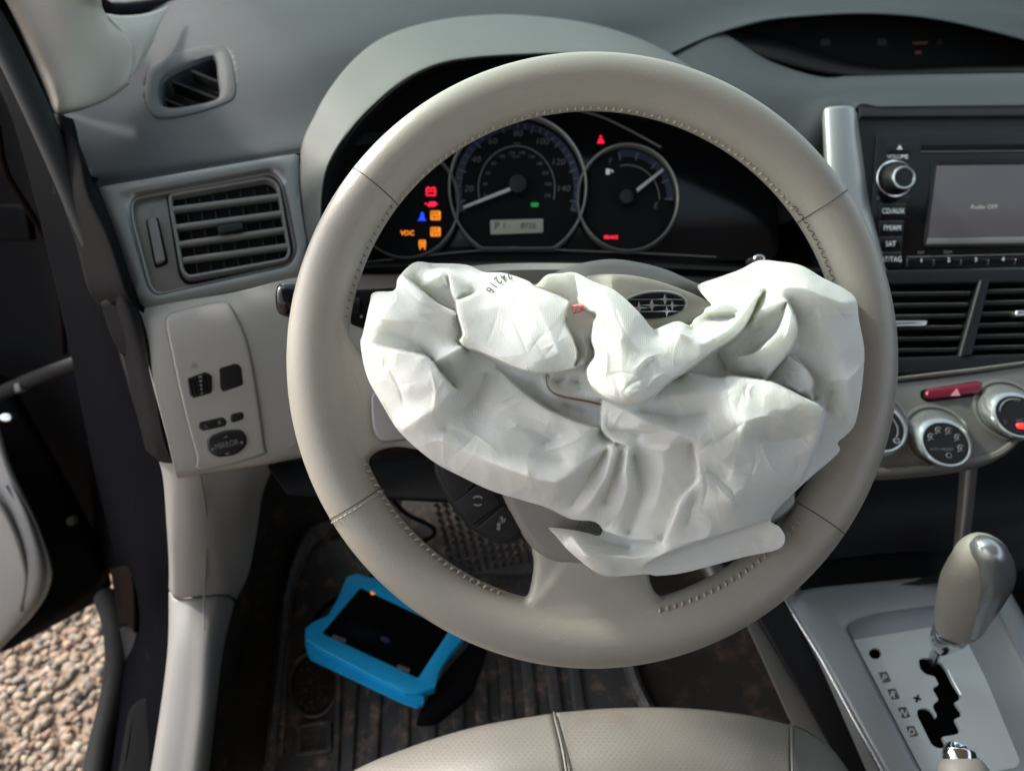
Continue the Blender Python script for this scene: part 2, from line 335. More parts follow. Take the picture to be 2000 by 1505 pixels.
STEP = [ # (near side when walking along it, [(u,v,near h,far h)...])
('R', [(786,536,26,16),(820,564,34,10),(854,592,36,8),(887,608,34,10)]),
('L', [(876,538,28,16),(882,572,38,12),(890,588,46,10),(896,620,52,12),(904,652,56,14),(898,666,56,16),(914,680,54,18),(932,686,56,18),(960,698,58,16),(1000,716,62,18),(1036,727,64,22),(1072,729,62,24),(1114,722,58,24),(1142,710,46,22)]),
('R', [(892,586,46,18),(918,578,40,18),(938,568,32,22)]),
('R', [(1046,559,30,18),(1085,575,34,14),(1110,588,34,12)]),
('R', [(1111,590,36,14),(1103,626,46,10),(1118,660,52,10),(1127,690,54,14),(1122,714,50,18)]),
('L', [(1122,536,32,18),(1130,570,40,14),(1131,590,44,12),(1150,606,48,12),(1164,614,52,12),(1158,640,58,12),(1156,665,62,14),(1162,693,64,16),(1148,715,64,20),(1145,730,64,22),(1152,752,66,26),(1176,775,70,38),(1210,787,72,46),(1244,789,72,50),(1272,777,70,46),(1306,746,66,38),(1342,724,60,24),(1392,687,54,16),(1440,654,46,14),(1468,614,38,14),(1480,585,32,16),(1493,567,26,20)]),
('R', [(1538,586,42,30),(1553,620,48,26),(1556,645,50,26),(1550,672,50,24),(1536,693,46,22),(1515,718,40,18),(1496,741,34,18)]),
('L', [(1537,592,44,26),(1522,640,50,22),(1500,665,50,18),(1470,690,44,16),(1440,694,36,22)]),
('R', [(1539,693,32,24),(1570,715,38,22),(1588,742,40,22),(1586,765,38,22),(1590,782,34,22)]),
('R', [(1345,728,44,22),(1404,737,48,16),(1426,733,52,16),(1468,738,56,18),(1510,746,60,20),(1566,774,64,22),(1600,791,64,24),(1609,808,60,24),(1603,838,54,24),(1597,860,50,24),(1582,905,44,24),(1558,951,36,26)]),
('L', [(1176,780,48,26),(1173,810,48,24),(1174,838,46,28),(1195,860,48,38),(1225,871,50,44)]),
('L', [(1353,866,54,44),(1360,930,50,40),(1329,972,48,38),(1311,1018,44,34),(1293,1056,38,30)]),
('R', [(1504,1012,32,20),(1450,1032,38,18),(1380,1053,40,18),(1292,1085,38,22),(1255,1107,30,26)]),
('L', [(1178,1036,26,12),(1198,1044,30,14),(1240,1055,32,18),(1280,1056,36,26)]),
('R', [(971,718,24,20),(1000,745,32,18),(1030,771,38,16),(1072,799,43,16),(1117,819,46,18),(1172,836,46,24)]),
('R', [(706,672,30,28),(742,677,40,28),(790,685,45,27),(837,698,48,24),(862,729,50,22),(887,757,48,24)]),
]
RIDGE = [
[(822,562,16),(845,545,24),(862,534,27),(876,558,24)],
[(840,522,12),(880,524,12),(930,540,18)],
[(770,569,26),(764,600,36),(744,623,40)],[(744,623,40),(790,628,42),(840,632,40),(880,640,30)],
[(760,648,30),(800,660,27),(846,704,24)],[(735,640,32),(760,655,29)],
[(850,706,38),(880,688,46),(903,676,48)],[(928,694,24),(906,732,28),(891,757,32)],
[(887,757,50),(860,790,52),(820,815,50),(788,838,42)],[(750,740,42),(790,760,48),(830,780,50)],
[(905,800,38),(930,770,28),(950,730,20)],[(870,835,44),(930,850,45)],
[(830,846,44),(900,876,48),(960,902,51),(1005,920,54),(1050,936,54),(1086,941,54),(1120,922,50),(1156,893,48),(1196,862,46)],
[(1040,845,44),(1065,862,40),(1090,850,42)],[(985,800,40),(1020,815,42)],[(990,880,48),(1050,895,46),(1100,900,44)],
[(950,580,34),(1000,620,48),(1040,660,58)],[(1046,590,42),(1075,650,58),(1092,690,62)],[(985,560,28),(1015,590,38),(1030,605,42)],
[(1135,660,26),(1148,682,30),(1140,704,28)],[(1090,552,18),(1112,572,16)],
[(1165,625,58),(1200,680,66),(1240,715,70),(1250,752,73)],[(1180,570,44),(1210,620,56),(1215,660,66)],[(1280,645,42),(1290,664,52),(1302,688,60)],[(1190,740,70),(1230,765,76)],
[(1325,650,56),(1370,672,57),(1420,645,50),(1460,600,40),(1488,572,30)],[(1350,640,38),(1376,652,46),(1402,664,52)],
[(1384,606,30),(1410,604,30),(1442,608,26)],[(1382,618,20),(1410,618,20),(1436,618,22)],[(1370,630,32),(1400,636,34),(1430,630,34)],
[(1482,512,22),(1491,540,30),(1500,564,33)],[(1430,548,18),(1480,548,22)],
[(1500,567,33),(1535,560,40),(1573,562,42),(1600,576,42),(1650,592,38),(1671,590,30)],[(1580,568,42),(1590,612,34)],
[(1474,616,32),(1490,602,36),(1512,594,40),(1536,588,42)],[(1480,628,24),(1505,618,26),(1530,608,30)],[(1478,620,28),(1470,636,26)],
[(1400,690,14),(1420,720,14)],[(1450,722,32),(1480,725,34)],[(1455,660,18),(1490,640,20)],
[(1625,640,36),(1640,690,36)],[(1610,720,30),(1658,740,40),(1684,720,31)],[(1658,740,40),(1655,790,34),(1640,840,28)],[(1625,760,28),(1615,800,26)],
[(1500,742,22),(1538,728,28),(1560,722,34)],[(1540,750,34),(1560,765,38),(1585,760,38)],
[(1188,786,48),(1216,799,56),(1272,826,60),(1328,848,60),(1400,882,58),(1500,932,50),(1546,953,38)],
[(1250,803,46),(1320,812,46),(1380,806,50)],[(1300,775,54),(1400,765,56),(1450,760,58)],
[(1457,822,66),(1440,870,58),(1432,925,54)],[(1457,822,66),(1520,800,64),(1590,800,62)],[(1490,860,50),(1540,862,48),(1575,850,48)],[(1457,822,66),(1410,800,58)],
[(1190,812,52),(1216,836,54),(1300,848,58)],[(1200,838,42),(1250,850,44)],
[(1226,871,54),(1222,920,50),(1227,955,44),(1206,1007,34),(1184,1030,26)],[(1214,884,40),(1203,932,36),(1180,978,30)],
[(1200,864,50),(1184,930,48),(1156,976,42),(1132,1006,32)],[(1183,880,38),(1163,915,36),(1140,952,36),(1118,985,32)],
[(1238,890,38),(1256,960,34),(1240,1010,30),(1228,1038,26)],[(1300,890,50),(1290,950,44),(1270,1010,36)],
[(1362,935,52),(1400,962,52),(1430,978,52),(1442,1000,44)],[(1385,920,46),(1420,930,48)],[(1480,960,46),(1500,985,38)],[(1350,1000,44),(1400,1010,44)],[(1355,975,42),(1345,1020,40)],
[(1118,1050,32),(1145,1086,42),(1195,1108,34)],[(1130,1040,20),(1180,1056,14),(1230,1070,16)],[(1200,1085,30),(1245,1088,34),(1285,1075,34)],[(1230,1100,30),(1250,1106,28)],
[(1069,733,24),(1070,752,32),(1086,770,34),(1117,777,32),(1172,789,28)],[(1085,745,20),(1110,735,26),(1130,748,20)],[(1100,790,22),(1140,805,22)],[(1040,745,24),(1050,770,20)],
[(1300,1100,20),(1400,1078,20),(1490,1055,20)],
]
def solve_bag():
    def rs(P, n): return lin(P, n, False)
    poly = np.array(SIL, float)
    def solve(nu, nv, cell, init, iters):
        H = init.copy(); pin = np.zeros((nv, nu), bool); val = np.zeros((nv, nu)); wt = np.zeros((nv, nu))
        def put(u, v, h):
            i = np.clip(np.rint((v-V0)/cell).astype(int), 0, nv-1); j = np.clip(np.rint((u-U0)/cell).astype(int), 0, nu-1)
            np.add.at(val, (i, j), h); np.add.at(wt, (i, j), 1)
        C = np.vstack([poly, poly[:1]]); Q = rs(C, int(6000/cell)); put(Q[:, 0], Q[:, 1], Q[:, 2])
        for r in RIDGE:
            P = np.array(r, float); n = max(4, int(np.linalg.norm(np.diff(P[:, :2], axis=0), axis=1).sum()/cell*2)); Q = rs(P, n); put(Q[:, 0], Q[:, 1], Q[:, 2])
        for side, pts in STEP:
            P = np.array(pts, float); P[:, 3] = P[:, 2]-(P[:, 2]-P[:, 3])*.84; L = np.linalg.norm(np.diff(P[:, :2], axis=0), axis=1).sum(); Q = cr(P, max(8, int(L/cell*2)), False)
            t = np.gradient(Q[:, :2], axis=0); t /= np.linalg.norm(t, axis=1)[:, None]+1e-9
            n = np.stack([-t[:, 1], t[:, 0]], 1)*(1 if side == 'R' else -1)
            a = Q[:, :2]+n*max(2.2, cell*.8); b = Q[:, :2]-n*max(2.2, cell*.8)
            put(a[:, 0], a[:, 1], Q[:, 2]); put(b[:, 0], b[:, 1], Q[:, 3])
        pin = wt > 0; val[pin] /= wt[pin]; H[pin] = val[pin]
        ii, jj = np.mgrid[0:nv, 0:nu]; k = .0005*cell*cell; om = 1.7
        for it in range(iters):
            for c in (0, 1):
                P = np.pad(H, 1, mode='edge'); avg = .25*(P[:-2, 1:-1]+P[2:, 1:-1]+P[1:-1, :-2]+P[1:-1, 2:])+k
                msk = ((ii+jj) % 2 == c) & ~pin; H[msk] += om*(avg[msk]-H[msk])
        return H, pin
    def resize(H, nv, nu):
        a = np.linspace(0, H.shape[0]-1, nv); b = np.linspace(0, H.shape[1]-1, nu)
        t = np.stack([np.interp(a, np.arange(H.shape[0]), H[:, j]) for j in range(H.shape[1])], 1)
        return np.stack([np.interp(b, np.arange(H.shape[1]), t[i]) for i in range(nv)], 0)
    H = np.full((NV//8, NU//8), 30.)
    for f, n in ((8, 200), (4, 200), (2, 160), (1, 140)):
        nv, nu = NV//f, NU//f
        H = resize(H, nv, nu); H, pin = solve(nu, nv, CELL*f, H, n)
    # soften everything a little: cloth has a bending radius
    def blur(A, n):
        for _ in range(n):
            P = np.pad(A, 1, mode='edge'); A = (P[:-2, 1:-1]+P[2:, 1:-1]+P[1:-1, :-2]+P[1:-1, 2:]+4*P[1:-1, 1:-1])/8
        return A
    G = blur(H, 0); S = blur(H, 8); gx = np.abs(np.gradient(G)[0])+np.abs(np.gradient(G)[1]); wgt = np.clip(blur(gx, 3)/2.6, 0, 1)
    G = G*wgt+S*(1-wgt)
    return blur(G, 1)
CREASE = [ # fine creases pressed into the cloth: height change in mm, half width px, points
(1.6,4,[(1240,722),(1262,700),(1290,690)]),(-1.4,4,[(1246,730),(1262,716),(1275,700)]),(1.5,3,[(1262,760),(1280,738),(1300,728)]),(-1.6,4,[(1215,770),(1230,750),(1262,735)]),(1.3,3,[(1222,778),(1240,765),(1260,762)]),
(1.4,3,[(1467,775),(1462,764),(1470,752)]),(-1.4,3,[(1458,778),(1456,762),(1462,750)]),(1.5,4,[(1000,560),(1030,600),(1050,640)]),(-1.3,4,[(985,600),(1010,640),(1030,690)]),(1.2,3,[(1040,600),(1036,610),(1052,592)]),
(-1.5,4,[(960,790),(990,782),(1020,770)]),(1.3,3,[(975,800),(1000,790),(1022,780)]),(1.5,4,[(760,600),(775,585),(772,560)]),(-1.2,4,[(790,560),(820,590),(850,606)]),(1.2,4,[(800,600),(830,612),(860,610)]),
(1.6,4,[(720,690),(745,700),(742,730)]),(-1.4,4,[(760,720),(780,760),(790,800)]),(1.3,4,[(840,720),(850,760),(848,800)]),(1.4,4,[(1120,800),(1135,790),(1150,806)]),(-1.6,4,[(1095,782),(1110,800),(1112,815)]),
(1.8,4,[(1457,822),(1480,850),(1500,900),(1520,930)]),(-1.6,5,[(1457,822),(1420,850),(1390,870)]),(1.6,4,[(1457,822),(1500,812),(1560,830),(1590,850)]),(-1.4,4,[(1470,840),(1475,900),(1460,950)]),
(1.8,4,[(1380,880),(1430,915),(1480,930)]),(-1.6,4,[(1400,930),(1430,960),(1436,985)]),(1.6,3,[(1429,978),(1410,960),(1400,945)]),(1.5,3,[(1429,978),(1440,960),(1460,950)]),(-1.4,4,[(1370,900),(1380,950),(1370,1000)]),
(1.5,4,[(1250,870),(1290,880),(1320,870)]),(-1.5,4,[(1230,890),(1242,940),(1236,990)]),(1.5,3,[(1216,800),(1200,830),(1214,850)]),(-1.6,3,[(1190,800),(1186,825),(1196,845)]),(1.4,3,[(1240,822),(1270,830),(1300,828)]),(-1.2,3,[(1230,838),(1262,846),(1290,842)]),
(1.5,4,[(1658,740),(1680,715),(1686,690)]),(1.5,4,[(1658,740),(1620,745),(1605,770)]),(-1.4,5,[(1658,740),(1668,790),(1665,820)]),(1.2,4,[(1600,600),(1606,650),(1596,690)]),(-1.2,4,[(1620,590),(1640,610),(1660,640)]),
(1.3,4,[(1500,566),(1496,600),(1484,625)]),(1.5,3,[(1402,560),(1440,548),(1475,545)]),(-1.4,4,[(1410,570),(1450,560),(1490,556)]),(1.4,3,[(1510,830),(1550,840),(1580,870)]),(-1.3,4,[(1540,880),(1560,900),(1550,930)]),
(1.4,4,[(880,830),(930,850),(970,880)]),(-1.4,5,[(1000,840),(1050,845),(1090,870)]),(1.3,4,[(1060,880),(1100,870),(1140,850)]),(1.5,4,[(1160,1080),(1200,1085),(1240,1080)]),(-1.3,4,[(1130,1060),(1150,1090),(1170,1105)]),
(1.4,4,[(1330,1060),(1400,1045),(1480,1020)]),(-1.2,4,[(1300,1100),(1400,1085),(1490,1068)]),(1.4,3,[(1165,650),(1185,690),(1182,740)]),(-1.2,4,[(1200,600),(1216,640),(1240,670)]),(1.4,3,[(1300,640),(1330,652),(1360,660)]),(-1.4,3,[(1380,680),(1410,664),(1440,640)]),
(1.2,3,[(1440,700),(1470,672),(1500,650)]),(-1.3,3,[(1350,720),(1380,705),(1410,700)]),(1.3,3,[(1545,600),(1540,640),(1530,670)]),(1.2,3,[(840,530),(870,525),(900,530)]),(-1.2,3,[(850,560),(868,548),(872,570)]),
]
def add_creases(H):
    X, Y = np.meshgrid(U0+np.arange(H.shape[1])*CELL, V0+np.arange(H.shape[0])*CELL)
    def one(A, w_, P, H):
        Q = cr(P, 14, False); D = np.full(X.shape, 1e9); T = np.zeros(X.shape)
        lo = Q[:, :2].min(0)-30; hi = Q[:, :2].max(0)+30; j0, j1 = int(max(0, (lo[0]-U0)/CELL)), int(min(H.shape[1], (hi[0]-U0)/CELL+1)); i0, i1 = int(max(0, (lo[1]-V0)/CELL)), int(min(H.shape[0], (hi[1]-V0)/CELL+1))
        if i1 <= i0 or j1 <= j0: return
        x, y = X[i0:i1, j0:j1], Y[i0:i1, j0:j1]; D = np.full(x.shape, 1e9); T = np.zeros(x.shape)
        for k in range(len(Q)-1):
            a, b = Q[k, :2], Q[k+1, :2]; d = b-a; L2 = (d**2).sum()+1e-9; t = np.clip(((x-a[0])*d[0]+(y-a[1])*d[1])/L2, 0, 1)
            q = np.hypot(x-a[0]-t*d[0], y-a[1]-t*d[1]); m_ = q < D; D[m_] = q[m_]; T[m_] = ((k+t)/(len(Q)-1))[m_]
        H[i0:i1, j0:j1] += A*np.exp(-D/w_)*np.sin(np.pi*np.clip(T, .02, .98))**.6
    for A, w_, P in CREASE: one(A, w_, P, H)
    r = random.Random(3)
    for k in range(260):
        u, v = r.uniform(700, 1690), r.uniform(520, 1110); a = r.uniform(0, 6.28); L = r.uniform(18, 60); b = a+r.uniform(-.5, .5)
        one(r.uniform(-.6, .6), r.uniform(2.0, 4.5), [(u, v), (u+L*math.cos(a), v+L*math.sin(a)), (u+L*math.cos(a)+L*math.cos(b), v+L*math.sin(a)+L*math.sin(b))], H)
    return H
BH = add_creases(solve_bag())
def bag_h(u, v):
    x = min(max((u-U0)/CELL, 0), NU-2.001); y = min(max((v-V0)/CELL, 0), NV-2.001); i, j = int(y), int(x); a, b = y-i, x-j
    i = min(i, BH.shape[0]-2); j = min(j, BH.shape[1]-2)
    return (BH[i, j]*(1-a)*(1-b)+BH[i+1, j]*a*(1-b)+BH[i, j+1]*(1-a)*b+BH[i+1, j+1]*a*b)
def bag_n(u, v):
    h = bag_h(u, v); q1 = noise.noise(V((u*.011+v*.004, v*.012, h*.02))); q2 = noise.noise(V((u*.024, v*.020-u*.006, 7+h*.02))); q3 = noise.noise(V((u*.055, v*.05, 13)))
    return (.28-abs(q1))*2.6+(.25-abs(q2))*1.0+(.25-abs(q3))*.22
def bagp(u, v, off=0.0):
    return W(u, v, DW-(bag_h(u, v)+bag_n(u, v))*.001-off)
def build_bag():
    poly = np.array(SIL, float)[:, :2]; S = cr(poly, 900); nv, nu = BH.shape
    # point in polygon for the grid
    X, Y = np.meshgrid(U0+np.arange(nu)*CELL, V0+np.arange(nv)*CELL)
    ins = np.zeros(X.shape, bool); A = S; B = np.roll(S, -1, 0)
    for (x1, y1), (x2, y2) in zip(A, B):
        c = ((y1 > Y) != (y2 > Y)); 
        if y1 != y2: ins ^= c & (X < (x2-x1)*(Y-y1)/(y2-y1)+x1)
    keep = ins.copy(); n8 = np.zeros_like(ins)
    P = np.pad(ins, 1)
    for di in (0, 1, 2):
        for dj in (0, 1, 2): n8 |= P[di:di+nv, dj:dj+nu]
    ring_ = n8 & ~ins; idx = -np.ones(X.shape, int); vs = []; uvs = []
    near = ins | ring_
    snap = {}
    for i, j in zip(*np.where(near)):
        u, v = X[i, j], Y[i, j]
        if ring_[i, j]:
            k = np.argmin((S[:, 0]-u)**2+(S[:, 1]-v)**2); u, v = S[k]
        idx[i, j] = len(vs); h = bag_h(u, v)
        n = bag_n(u, v)
        if ring_[i, j]: n = 0
        vs.append(W(u, v, DW-(h+n)*.001)); uvs.append(((u+h*1.1)/1000, (v-h*.8)/1000))
    fs = []
    for i in range(nv-1):
        for j in range(nu-1):
            q = (idx[i, j], idx[i, j+1], idx[i+1, j+1], idx[i+1, j])
            if min(q) < 0: continue
            if (ins[i, j] or ins[i, j+1] or ins[i+1, j+1] or ins[i+1, j]): fs.append(q)
    nfront = len(vs)
    # hem rolled back round the outline and a back sheet
    fl = []
    for q, (dz, ins_) in enumerate(((0, 0), (2, 1.2), (6, 3), (12, 12))):
        I = inset(S[::3], ins_); fl.append([W(a, b, DW-(bag_h(a0, b0)-dz-.2 if dz < 12 else 1.0)*.001) for (a, b), (a0, b0) in zip(I, S[::3])])
    bv, bf = loftvf(fl, True, False, True)
    k = len(vs); vs += bv; fs += [tuple(x+k for x in f) for f in bf]
    uvs += [(0, 0)]*len(bv)
    me = mesh(vs, fs); me.flip_normals() if me.polygons[0].normal.dot(-CF) < 0 else None
    ul = me.uv_layers.new(name='uv')
    for l in me.loops: ul.data[l.index].uv = uvs[l.vertex_index]
    o = thing('airbag', 'crumpled white deployed airbag hanging deflated over the steering wheel hub', 'airbag', W(1180, 800, .40))
    link('bag_cloth', me, M['fabric'], o, 75)
    # brown stitched seam in the centre pocket
    path = cr([(1068,728),(1067,742),(1070,755),(1078,765),(1092,772),(1117,778),(1145,783),(1175,790)], 34, False)
    for k in range(len(path)-1):
        a, b = path[k], path[k+1]; m = (a+b)/2; d = (b-a)/2
        tube('seam_stitch', [bagp(*(m-d*.8+np.array([0, 1.5])), .001), bagp(*m, .0018), bagp(*(m+d*.8-np.array([0, 1.5])), .001)], .0005, M['brownthread'], o, 5)
    for s_, u_, v_, r_ in (('6', 957, 566, -112), ('1', 963, 556, -122), ('2', 972, 547, -130), ('4', 983, 541, -140), ('2', 994, 537, -150)): text('printed_number', s_, u_, v_, 24, bagp, M['print'], o, rot=r_, off=.0014, sx=.8, bold=.015)
    flat('printed_mark', [[(1116,598),(1118,596),(1141,592),(1140,595)],[(1119,611),(1143,604),(1143,606),(1120,613)],[(1116,598),(1118,598),(1121,612),(1119,612)]], lambda a,b,c: bagp(a,b,c+.003), M['redink'], o)
    text('printed_mark', '7 k', 1130, 603, 15, bagp, M['redink'], o, rot=15, off=.003, bold=.03)
    return o
build_bag()
# ------------------------------------------------------------------ steering wheel
WC = (1155, 703.5); wheel = thing('steering_wheel', 'beige leather steering wheel with stitched inner edge and split hub cover', 'steering wheel', W(*WC, .46))
RM = .1722
def rimp(th, ph, rr=None, ax=None, r0=0):
    """th: angle round the wheel (0 right, 90 up), ph: round the tube (0 outward, 90 towards the driver)"""
    x = (math.degrees(th)) % 360
    r = .0174+.0012*math.exp(-((x-180)/38)**2)+.0014*math.exp(-((x-270)/40)**2)-.0006*math.exp(-((x-0)/30)**2)-.0006*math.exp(-((x-360)/30)**2)
    R = RM-(r-.0174)*.9
    dr = (r+r0)*math.cos(ph); dz = (.0158+r0)*math.sin(ph)
    rad = R+dr; c = W(*WC, DW)
    return c+CR*(rad*math.cos(th))+CU*(rad*math.sin(th))*1.008-CF*dz
rl = [[rimp(2*math.pi*i/220, 2*math.pi*j/28) for j in range(28)] for i in range(220)]
rimvf = loftvf(rl); rimvf[1].extend([(219*28+j, 219*28+(j+1) % 28, (j+1) % 28, j) for j in range(28)])
def hp(h0): return lambda u, v, off=0: W(u, v, DW-h0-off)
# spokes, thick slabs that melt into the rim
bot = cr([(1046,1050),(1043,1100),(1036,1145),(1022,1178),(985,1196),(930,1192),(930,1250),(1155,1268),(1380,1235),(1390,1160),(1330,1178),(1294,1170),(1273,1145),(1266,1110),(1262,1030),(1155,1010)], 90)
left = cr([(640,590),(672,625),(690,668),(715,694),(760,696),(840,700),(850,790),(838,872),(775,872),(735,882),(716,905),(700,945),(640,960),(610,780)], 80)
def bothp(u, v, off=0):
    t = min(1, max(0, (v-1060)/150)); return W(u, v, DW-(.002+.009*t*t)-off)
def lefthp(u, v, off=0):
    t = min(1, max(0, (820-u)/150)); return W(u, v, DW-(.000+.011*t*t)-off)
def righthp(u, v, off=0): return W(u, v, DW-.011*min(1, max(0, (u-1490)/150))**2-off)
right = [(2310-a, b) for a, b in left]
vs, fs = joinm([rimvf, slabvf(bot, bothp, 0, .016, .005, True), slabvf(left, lefthp, 0, .018, .005, True), slabvf(right, righthp, 0, .018, .005, True)])
me = recalc(mesh(vs, fs)); rim = link('rim', me, M['leather'], wheel, None)
md = rim.modifiers.new('r', 'REMESH'); md.mode = 'VOXEL'; md.voxel_size = .00125; md.use_smooth_shade = True
md = rim.modifiers.new('s', 'SMOOTH'); md.factor = .5; md.iterations = 16
# leather seams across the rim
for a in (141.5, 211, 33.5, 325.5):
    th = R_(a); tube('leather_seam', [rimp(th, R_(p), r0=-.0001) for p in range(-20, 215, 9)], .00042, M['stitchdk'], wheel, 5)
for a in (211.6,):
    th = R_(a)
    for p in range(20, 190, 11): tube('seam_stitch', [rimp(th+.003, R_(p-3.5), r0=.0004), rimp(th+.003, R_(p+3.5), r0=.0004)], .0004, M['stitch'], wheel, 5)
# stitches along the inner edge
def arc(a0, a1, step):
    k = int((a1-a0)/step)
    return [a0+(a1-a0)*i/k for i in range(k+1)]
base = None; cnt = 0
smesh = {}
for key, m_, r in (('l', M['stitch'], .0008), ('d', M['stitchdk'], .00036)):
    me = mesh(*tubevf([V((-.0019, 0, 0)), V((-.0009, 0, .0007)), V((.0009, 0, .0007)), V((.0019, 0, 0))], [r*.5, r, r, r*.5], 6)); recalc(me); finish(me, 60); me.materials.append(m_); smesh[key] = me
def stitch(th, ph, key, slant=.35, sc_=1.0, r0=.0001):
    global cnt
    p = rimp(th, ph, r0=r0); q = rimp(th+.001, ph, r0=r0); s = rimp(th, ph+.05, r0=r0)
    tz = (q-p).normalized(); tp = (s-p).normalized(); nz = tz.cross(tp); nz = nz if nz.dot(p-rimp(th, ph, r0=-.01)) > 0 else -nz
    x = (tp+tz*slant).normalized(); y = nz.cross(x).normalized()
    o = bpy.data.objects.new('stitch', smesh[key]); sc.collection.objects.link(o); o.parent = wheel
    o.matrix_local = Matrix.Translation(p-wl(wheel)) @ Matrix((x*sc_, y, nz)).transposed().to_4x4(); cnt += 1
rs_ = random.Random(5)
for a in arc(196, 248, 1.7): stitch(R_(a), R_(162), 'l', .35+.3*((a*7.3) % 1), .95+.2*((a*3.7) % 1))
for a in arc(285, 322, 1.75): stitch(R_(a), R_(140), 'l', .5, .9)
for a in arc(37, 140, 1.75): stitch(R_(a), R_(168), 'l', .3, .8)
for a in arc(143, 170, 1.75): stitch(R_(a), R_(158), 'd', .3, .75)
for i, a in enumerate(arc(16, 37, 1.1)): stitch(R_(a), R_(160), 'd', .8 if i % 2 else -.5, .9)
# hub: black core, lower pad with AIRBAG relief, upper cover half, emblem
core = cr([(900,640),(1100,560),(1330,580),(1430,700),(1420,900),(1300,1040),(1180,1060),(1060,1040),(980,960),(900,820)], 60)
slab('hub_core', core, hp(-.006), M['blackmatte'], wheel, 0, .02, .004)
lowpad = cr([(960,880),(975,950),(1000,1010),(1035,1064),(1075,1095),(1130,1108),(1190,1108),(1260,1090),(1330,1040),(1380,960),(1400,880),(1180,860)], 70)
slab('lower_pad', lowpad, hp(.006), M['padgrey'], wheel, 0, .022, .006)
text('raised_lettering', 'AIRBAG', 1163, 1030, 27, hp(.0066), M['relief'], wheel, rot=-7, off=.0012, sx=.8, bold=.02)
# left spoke silver cover
slab('spoke_cover', rnd([(722,770),(726,838),(742,866),(860,850),(860,740),(760,740)], 14), hp(.0085), M['silverdk'] if 0 else M['pewter'], wheel, 0, .006, .002)
slab('spoke_cover', rnd([(1480,1040),(1530,1010),(1556,985),(1552,955),(1500,930),(1440,980)], 10), hp(.006), M['pewter'], wheel, 0, .006, .002)
# button pod
pod = rnd([(846,903),(850,930),(880,986),(905,1018),(930,1040),(972,1064),(1005,1060),(1030,1040),(1012,1002),(988,965),(960,920),(920,880),(870,870)], 12)
slab('button_pod', pod, hp(.0005), M['black'], wheel, 0, .014, .003)
def btn(P, hh): slab('wheel_button', rnd(P, 4), hp(hh), M['black'], wheel, 0, .004, .0009)
btn([(858,900),(862,925),(882,968),(900,975),(934,938),(905,900),(880,890)], .0030)
btn([(884,984),(905,1010),(923,1026),(978,984),(958,950),(938,942)], .0032)
btn([(930,1032),(972,1052),(1002,1050),(1018,1036),(1002,1004),(984,986)], .0030)
def phone(u, v, s):
    P = ell(u, v-3*s, 9*s, 7*s, 14, 0, 15, 165); Q = ell(u, v-3*s, 6*s, 3*s, 14, 0, 15, 165)[::-1]
    P2 = ell(u, v+3*s, 8*s, 6*s, 14, 0, 200, 340); Q2 = ell(u, v+3*s, 5*s, 2.6*s, 14, 0, 200, 340)[::-1]
    return [np.vstack([P, Q]), np.vstack([P2, Q2])]
flat('phone_symbol', phone(933, 978, 1.15), hp(.0034), M['dimwhite'], wheel)
flat('voice_symbol', [ell(974,1024,4,4,12), [(970,1029),(978,1028),(976,1036),(970,1034)], [(978,1008),(981,1007),(984,1017),(980,1018)], [(985,1012),(988,1012),(986,1020),(984,1020)]], hp(.0032), M['dimwhite'], wheel)
text('voice_symbol', '%', 979, 1016, 17, hp(.0034), M['dimwhite'], wheel, rot=-20)
# upper cover half: cream face with a grey leather-like back shoulder
def covp(u, v, off=0):
    x = (u-1230)/200; y = (v-600)/60
    return W(u, v, .418+.00028*max(0, 1195-u)+.012*x*x+.006*max(0, -y)+.002*y-off)
face = cr([(1040,640),(1052,585),(1090,555),(1150,538),(1215,536),(1275,546),(1330,564),(1375,584),(1397,599),(1378,612),(1350,636),(1280,650),(1200,690),(1100,690)], 90)
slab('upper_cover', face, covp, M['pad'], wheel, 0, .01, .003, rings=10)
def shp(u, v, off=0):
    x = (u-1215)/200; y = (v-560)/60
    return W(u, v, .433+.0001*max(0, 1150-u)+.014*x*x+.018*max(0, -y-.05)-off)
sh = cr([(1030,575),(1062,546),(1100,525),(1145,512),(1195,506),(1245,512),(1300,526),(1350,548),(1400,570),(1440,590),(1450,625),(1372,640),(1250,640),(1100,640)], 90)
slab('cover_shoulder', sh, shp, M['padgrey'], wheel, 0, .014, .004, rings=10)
em_ = lambda u, v, off=0: covp(u, v, off+.0012)
ring('emblem_ring', ell(1277, 597, 67, 30, 80, -5), ell(1277, 597, 61, 25, 80, -5), em_, M['knobsilver'], wheel, [(0, -.003), (0, .0008), (.3, .0014), (.8, .0012), (1, .0002), (1, -.002)], 80)
slab('emblem_face', ell(1277, 597, 63.5, 27, 60, -5), em_, mat('emblem_blue', (.004, .005, .013), .15, coat=.5), wheel, .0001, .002, .0001)
def star(u, v, a, b):
    P = []
    for k in range(16):
        t = k*math.pi/8; m_ = (k % 4); r = 1 if m_ == 0 else (.2 if m_ == 2 else .34)
        P.append((u+a*r*math.cos(t), v-b*r*math.sin(t)))
    return P
for s in ((1298.6, 584.5, 22, 11.5), (1273, 596, 23, 12.5), (1312.6, 596.5, 19, 10.5), (1302, 607.5, 20, 11.5), (1248, 601, 20, 13)):
    slab('emblem_star', star(*s), em_, M['knobsilver'], wheel, .0012, .001, .0002)
for y0, x0, x1 in ((584.5, 1216, 1335), (596.3, 1250, 1341), (608, 1222, 1332)):
    slab('emblem_bar', [(x0, y0-.6), (x1, y0-.6), (x1, y0+.6), (x0, y0+.6)], em_, M['knobsilver'], wheel, .0008, .0008, .0001)
